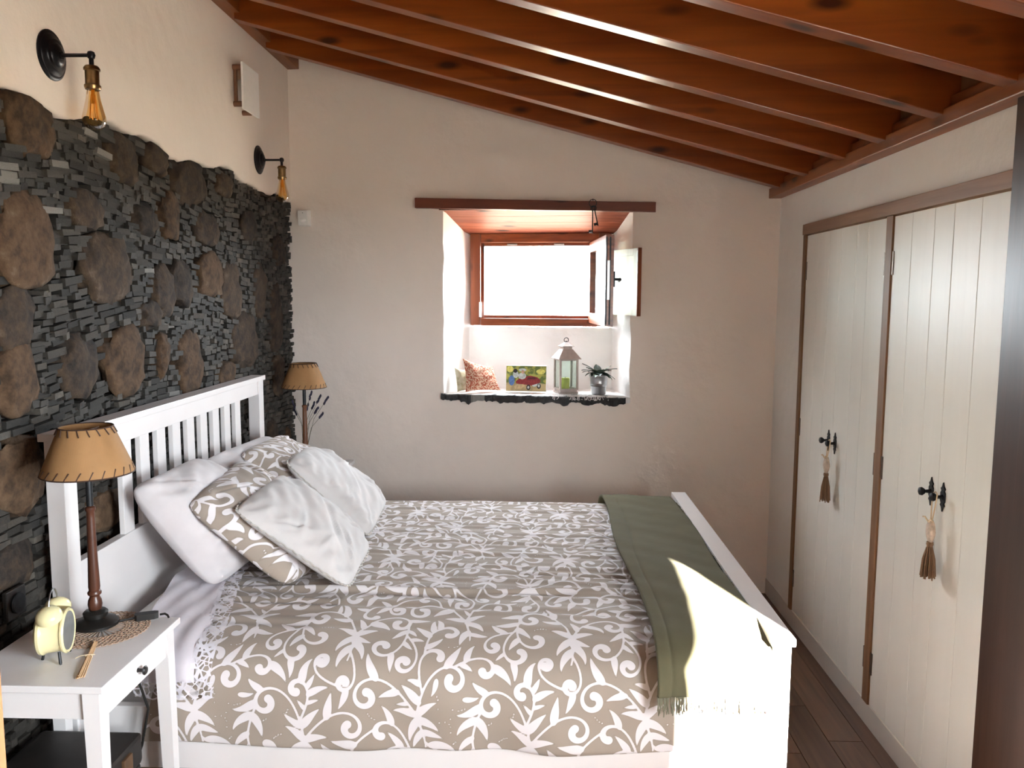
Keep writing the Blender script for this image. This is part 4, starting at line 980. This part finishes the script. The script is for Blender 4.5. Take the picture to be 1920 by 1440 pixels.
# white panel on wooden pegs
wp = thing('wall_panel', 'white square panel on short wooden brackets high on the plaster', 'wall panel', (LX, 3.90, 2.465))
box('panel', (-1.360, 3.805, 2.468), (-1.350, 4.020, 2.676), 'white_plastic', wp, .001)
for z in (2.655, 2.492): MB().tube([(LX-.002, 3.822, z), (-1.360, 3.822, z)], .013, 12).obj('bracket', 'bracket', wp, True)
MB().tube([(LX-.002, 3.93, 2.474), (-1.360, 3.93, 2.474)], .012, 12).obj('bracket', 'bracket', wp, True)
box('bracket', (-1.398, 3.815, 2.50), (-1.385, 3.832, 2.65), 'bracket', wp, .001)
MB().lathe([(.05, 0), (.05, .02), (.03, .026)], (-1.398, 3.90, 2.57), 20, 0).obj('speaker', 'white_plastic', wp, True)
# motion sensor
ms = thing('motion_sensor', 'small white motion sensor on the window wall by the stone', 'sensor', bw(.085, 0, 2.003), BWROT)
v = [(-.034, 0, 0), (.034, 0, 0), (.030, -.034, .006), (-.030, -.034, .006), (-.034, 0, .092), (.034, 0, .092), (.030, -.040, .088), (-.030, -.040, .088)]
MB().hexa(v).obj('housing', 'white_plastic', ms, rel=False, bevel=.004)
MB().lathe([(.018, 0), (.016, .006), (.008, .010), (.001, .011)], (0, 0, 0), 18).obj('lens', 'white_plastic', ms, True, rel=False)
ms.children[-1].location = (0, -.036, .034); ms.children[-1].rotation_euler = (math.pi/2, 0, 0); ms.children[-1].scale = (1, .6, 1)
MB().lathe([(.002, 0), (.002, .002)], (0, 0, 0), 8).obj('indicator', 'iron', ms, True, rel=False)
ch = [c for c in ms.children if c.name.startswith('indicator')][0]; ch.location = (0, -.039, .074); ch.rotation_euler = (math.pi/2, 0, 0)
# keys hanging on the lintel
ky = thing('old_keys', 'ring of two old iron keys hanging from the dark lintel', 'keys', bw(1.712, -.05, 1.95), BWROT)
MB().tube([(.020*math.cos(a), 0, .160+.020*math.sin(a)) for a in np.linspace(0, 2*math.pi, 25)], .002, 6, False).tube([(0, .012, .175), (0, -.004, .176), (0, -.006, .182)], .002, 6).obj('ring', 'iron', ky, True, rel=False)
def key(L, rot, name):
    mb = MB().tube([(.010*math.cos(a), 0, -.010+.012*math.sin(a)) for a in np.linspace(0, 2*math.pi, 17)], .0026, 6, False).tube([(0, 0, -.022), (0, 0, -L)], .0032, 8).box((-.020, -.002, -L+.004), (0, .002, -L+.018)).lathe([(.003, -.026), (.005, -.028), (.003, -.030)], (0, 0, 0), 8)
    o = mb.obj(name, 'iron', ky, True, rel=False); o.location = (0, 0, .143); o.rotation_euler = (0, rot, 0); return o
key(.142, 0.0, 'key'); k2 = key(.105, -.22, 'key'); k2.location = (.006, -.006, .143)

# ------------------------------------------------------------------ things on the window sill
SZ = 1.069
def sill_pillow(name, c, T, mat, label, seed, cat='cushion'):
    return pillow(name, *[bw(*p) for p in c], T, mat, label, cat, 'small cushions on the sill', seed, 30, False, .5, None, .09)
_zb = 1.0
def fix_sill(o):
    pass
def small_cushion(corners, T, mat, label, seed):
    tn, tf, bf, bn = [np.array(bw(*p)) for p in corners]; n = 30
    g = np.linspace(-1, 1, n); A, B = np.meshgrid(g, g, indexing='ij'); nrm = np.cross(tf-tn, bn-tn); nrm /= np.linalg.norm(nrm)
    if nrm[1] > 0: nrm = -nrm
    s = (A*(1-.10*(1-B**2))+1)/2; t = (B*(1-.10*(1-A**2))+1)/2
    base = tn*((1-s)*(1-t))[..., None]+tf*(s*(1-t))[..., None]+bf*(s*t)[..., None]+bn*((1-s)*t)[..., None]
    puff = T*np.clip(1-A**2, 0, 1)**.5*np.clip(1-B**2, 0, 1)**.5+.004*wob(A, B, [(4, 5, 1), (9, 7, .6)], seed)*np.clip((1-np.maximum(abs(A), abs(B)))*6, 0, 1)
    fv = (base+nrm*puff[..., None]).reshape(-1, 3); bv = (base-nrm*(puff*.8+.003)[..., None]).reshape(-1, 3)
    v = np.vstack([fv, bv]); v[:, 2] = np.maximum(v[:, 2], SZ); N2 = n*n; f = grid_faces(n, n)
    rid = [i*n for i in range(n)]+[(n-1)*n+j for j in range(1, n)]+[i*n+n-1 for i in range(n-2, -1, -1)]+[j for j in range(n-2, 0, -1)]; m = len(rid)
    o = mesh('small_cushion', v, f+[tuple(N2+i for i in reversed(q)) for q in f]+[(rid[k], N2+rid[k], N2+rid[(k+1) % m], rid[(k+1) % m]) for k in range(m)], mat, None, True, base=True)
    bm = bmesh.new(); bm.from_mesh(o.data); bmesh.ops.recalc_face_normals(bm, faces=bm.faces[:]); bm.to_mesh(o.data); bm.free()
    return tag(o, label, 'cushion', 'small cushions on the sill')
def speckled(name, a, c, scale):
    m, nt, b = _mat(name); n = N(nt, 'ShaderNodeTexNoise', Scale=scale, Detail=3); nt.links.new(coords(nt), n.inputs['Vector'])
    nt.links.new(ramp(nt, n.outputs['Fac'], [(.45, a), (.55, c)]), b.inputs['Base Color']); b.inputs['Roughness'].default_value = .9
    bump(nt, b, n.outputs['Fac'], .4, .003); return m
M['floral'] = speckled('floral_fabric', (.36, .32, .20), (.52, .47, .34), 30); M['knit'] = speckled('red_knit', (.42, .09, .045), (.72, .50, .36), 120)
small_cushion([(.925, .10, 1.205), (1.010, .17, 1.190), (1.035, .15, 1.070), (.950, .06, 1.070)], .030, 'floral', 'small beige floral cushion leaning in the sill corner', 1)
small_cushion([(.985, .05, 1.262), (1.135, .19, 1.205), (1.190, .13, 1.075), (1.005, .03, 1.075)], .034, 'knit', 'small speckled red knitted cushion on the window sill', 2)
# card-thin board standing by the corner
# painting on canvas: flat print, generic scene of a red toy car on a garden path
pc = thing('canvas_print', 'small canvas print of a red toy car in a garden standing on the sill', 'picture', bw(1.336, .13, SZ), BWROT)
W_, H_ = .232, .150
cv = MB().hexa([(-W_/2, 0, .004), (W_/2, 0, .004), (W_/2, .020, .004), (-W_/2, .020, .004), (-W_/2, .012, H_), (W_/2, .012, H_), (W_/2, .032, H_), (-W_/2, .032, H_)]).obj('canvas', 'white_linen', pc, rel=False)
M['art_green'] = speckled('art_foliage', (.16, .22, .07), (.50, .48, .12), 28); M['art_sand'] = speckled('art_path', (.46, .36, .20), (.62, .50, .26), 20)
for nm, c in (('art_red', (.30, .035, .04)), ('art_dark_red', (.12, .02, .03)), ('art_blue', (.10, .20, .45)), ('art_pale', (.62, .68, .66)), ('art_yellow', (.85, .78, .22)), ('art_skin', (.62, .38, .26)), ('art_black', (.03, .025, .03)), ('art_fur', (.62, .48, .26))):
    M[nm] = plain(nm, c, .7, noise_amt=.25, scale=90)
def art(name, pts, mat, lift):
    v = [((x-.5)*W_, .008*((z)*H_)/H_*1.5-.0006*lift+(.0), .004+z*(H_-.004)) for x, z in pts]
    mesh(name, v, [tuple(range(len(v)))], mat, pc, rel=False)
def ell(cx, cz, rx, rz_, n=20): return [(cx+rx*math.cos(2*math.pi*k/n), cz+rz_*math.sin(2*math.pi*k/n)) for k in range(n)]
art('painted_foliage', [(.005, .01), (.995, .01), (.995, .99), (.005, .99)], 'art_green', 1)
art('painted_path', [(.005, .01), (.995, .01), (.995, .30), (.6, .38), (.3, .30), (.005, .34)], 'art_sand', 2)
art('painted_glow', ell(.10, .86, .085, .12), 'art_yellow', 2); art('painted_glow', ell(.86, .78, .11, .10), 'art_yellow', 2)
art('painted_car', [(.24, .38), (.26, .30), (.50, .26), (.66, .22), (.84, .30), (.86, .44), (.78, .56), (.60, .62), (.46, .58), (.34, .52)], 'art_red', 3)
art('painted_shade', [(.52, .46), (.80, .50), (.70, .56), (.55, .55)], 'art_dark_red', 4)
art('painted_bumper', [(.64, .24), (.70, .18), (.86, .26), (.84, .34)], 'art_pale', 5)
for cx_ in (.56, .82): art('painted_wheel', ell(cx_, .16 if cx_ < .7 else .22, .05, .11), 'art_black', 5); art('painted_hub', ell(cx_, .16 if cx_ < .7 else .22, .025, .055), 'art_pale', 6)
art('painted_figure', ell(.14, .42, .075, .20), 'art_blue', 5); art('painted_figure', ell(.24, .66, .07, .14), 'art_pale', 5); art('painted_figure', ell(.40, .60, .10, .13), 'art_pale', 5)
art('painted_figure', ell(.23, .80, .05, .08), 'art_black', 6); art('painted_figure', ell(.41, .84, .10, .06), 'art_pale', 6); art('painted_figure', ell(.42, .76, .04, .07), 'art_skin', 7)
art('painted_dog', ell(.31, .17, .11, .10), 'art_fur', 7); art('painted_dog', ell(.42, .22, .05, .06), 'art_fur', 8)
# lantern
ln = thing('lantern', 'taupe metal lantern with pitched roof and glass sides on the sill', 'lantern', bw(1.565, .125, SZ), BWROT+.42)
h = .050
MB().box((-h-.006, -h-.006, 0), (h+.006, h+.006, .010)).box((-h, -h, .010), (h, h, .022)).obj('base', 'lantern', ln, rel=False, bevel=.0015)
for sx in (-1, 1):
    for sy in (-1, 1): MB().box((sx*h-.005, sy*h-.005, .022), (sx*h+.005, sy*h+.005, .196)).obj('corner_post', 'lantern', ln, rel=False)
for z in (.022, .188):
    mb = MB()
    for s in (-1, 1): mb.box((-h, s*h-.004, z), (h, s*h+.004, z+.008)).box((s*h-.004, -h, z), (s*h+.004, h, z+.008))
    mb.obj('frame_rail', 'lantern', ln, rel=False)
for s in (-1, 1):
    MB().box((-h+.004, s*h-.0006, .03), (h-.004, s*h+.0006, .188)).obj('pane', 'clear_glass', ln, rel=False)
    MB().box((s*h-.0006, -h+.004, .03), (s*h+.0006, h-.004, .188)).obj('pane', 'clear_glass', ln, rel=False)
def frus(z0, a, z1, b): return [(-a, -a, z0), (a, -a, z0), (a, a, z0), (-a, a, z0), (-b, -b, z1), (b, -b, z1), (b, b, z1), (-b, b, z1)]
rf_ = MB().hexa(frus(.196, .068, .200, .068)).hexa(frus(.200, .066, .250, .030)).obj('roof', 'lantern', ln, rel=False)
MB().hexa(frus(.250, .026, .266, .026)).hexa(frus(.266, .036, .269, .036)).hexa(frus(.269, .034, .290, .006)).obj('chimney_cap', 'lantern', ln, rel=False)
MB().tube([(.013*math.cos(a), 0, .302+.013*math.sin(a)) for a in np.linspace(0, 2*math.pi, 21)], .0022, 6, False).lathe([(.004, .286), (.005, .292), (.003, .297)], (0, 0, 0), 10).obj('hanging_ring', 'iron', ln, True, rel=False)
cd = MB().lathe([(.026, .0), (.027, .004), (.027, .060), (.024, .064), (.004, .061)], (0, 0, 0), 24).obj('candle', 'candle', None, True, rel=False)
cd.location = bw(1.560, .12, SZ+.023); tag(cd, 'yellow green pillar candle inside the lantern', 'candle')
wk = MB().tube([(0, 0, .058), (.001, 0, .070)], .0012, 5).obj('wick', 'iron', cd, True, rel=False)
# string of white lace under lantern and pot
mb = MB(); rr = random.Random(2)
def loopy(u0, u1, o0, o1, n_, zj):
    pts = []
    for k in range(n_+1):
        t = k/n_; u = u0+(u1-u0)*t+.012*math.sin(k*1.3); o_ = o0+(o1-o0)*t+.014*math.cos(k*1.3); z = SZ+.002
        if o_ < -.018: z = SZ-.010-.012*abs(math.sin(k*.9))
        pts.append(bw(u, o_, z))
    return pts
mb.tube(loopy(1.47, 1.80, .03, .02, 60, 0), .0018, 5); mb.tube(loopy(1.50, 1.78, -.012, -.014, 60, 0), .0018, 5); mb.tube(loopy(1.46, 1.62, .06, .10, 40, 0), .0018, 5); mb.tube(loopy(1.60, 1.80, -.020, -.012, 50, 0), .0016, 5)
tag(mb.obj('lace_trim', 'white_thread', None, True, base=True), 'white crocheted lace string strewn on the sill around the lantern', 'lace')
# potted plant
pp = thing('potted_plant', 'dark leaved plant in a small ribbed metal bucket on the sill', 'plant', bw(1.752, .10, SZ), BWROT)
MB().lathe([(.001, .001), (.038, .001), (.040, .004), (.045, .045), (.0475, .048), (.046, .052), (.048, .055), (.0465, .059), (.0485, .062), (.047, .066), (.0525, .104), (.0545, .106), (.0545, .110), (.051, .110), (.046, .066)], (0, 0, 0), 36, close=False).obj('bucket', 'steel', pp, True, rel=False)
MB().lathe([(.050, .099), (.02, .104), (.001, .105)], (0, 0, 0), 20).obj('soil', 'soil', pp, True, rel=False)
rr = random.Random(8)
for k in range(22):
    a = k*2.399; L = rr.uniform(.075, .115); tilt = rr.uniform(.15, .80); W = rr.uniform(.019, .027)
    v = []; f = []
    for i in range(8):
        t = i/7; r_ = L*t*math.cos(tilt)+.008; z = .105+L*t*math.sin(tilt)*1.0-.05*t*t*(1.1-tilt)+.012; w = W*math.sin(math.pi*min(1, .06+t*.94)**.8)
        for s in (-1, -.45, 0, .45, 1):
            x = r_*math.cos(a)-s*w*math.sin(a); y = r_*math.sin(a)+s*w*math.cos(a); v.append((x, y*.85, z+.004*abs(s)))
    for i in range(7):
        for s in range(4): f.append((i*5+s, i*5+s+1, i*5+6+s, i*5+5+s))
    mesh('leaf', v, f, 'leaf' if k % 5 else 'leaf_pale', pp, True, rel=False)
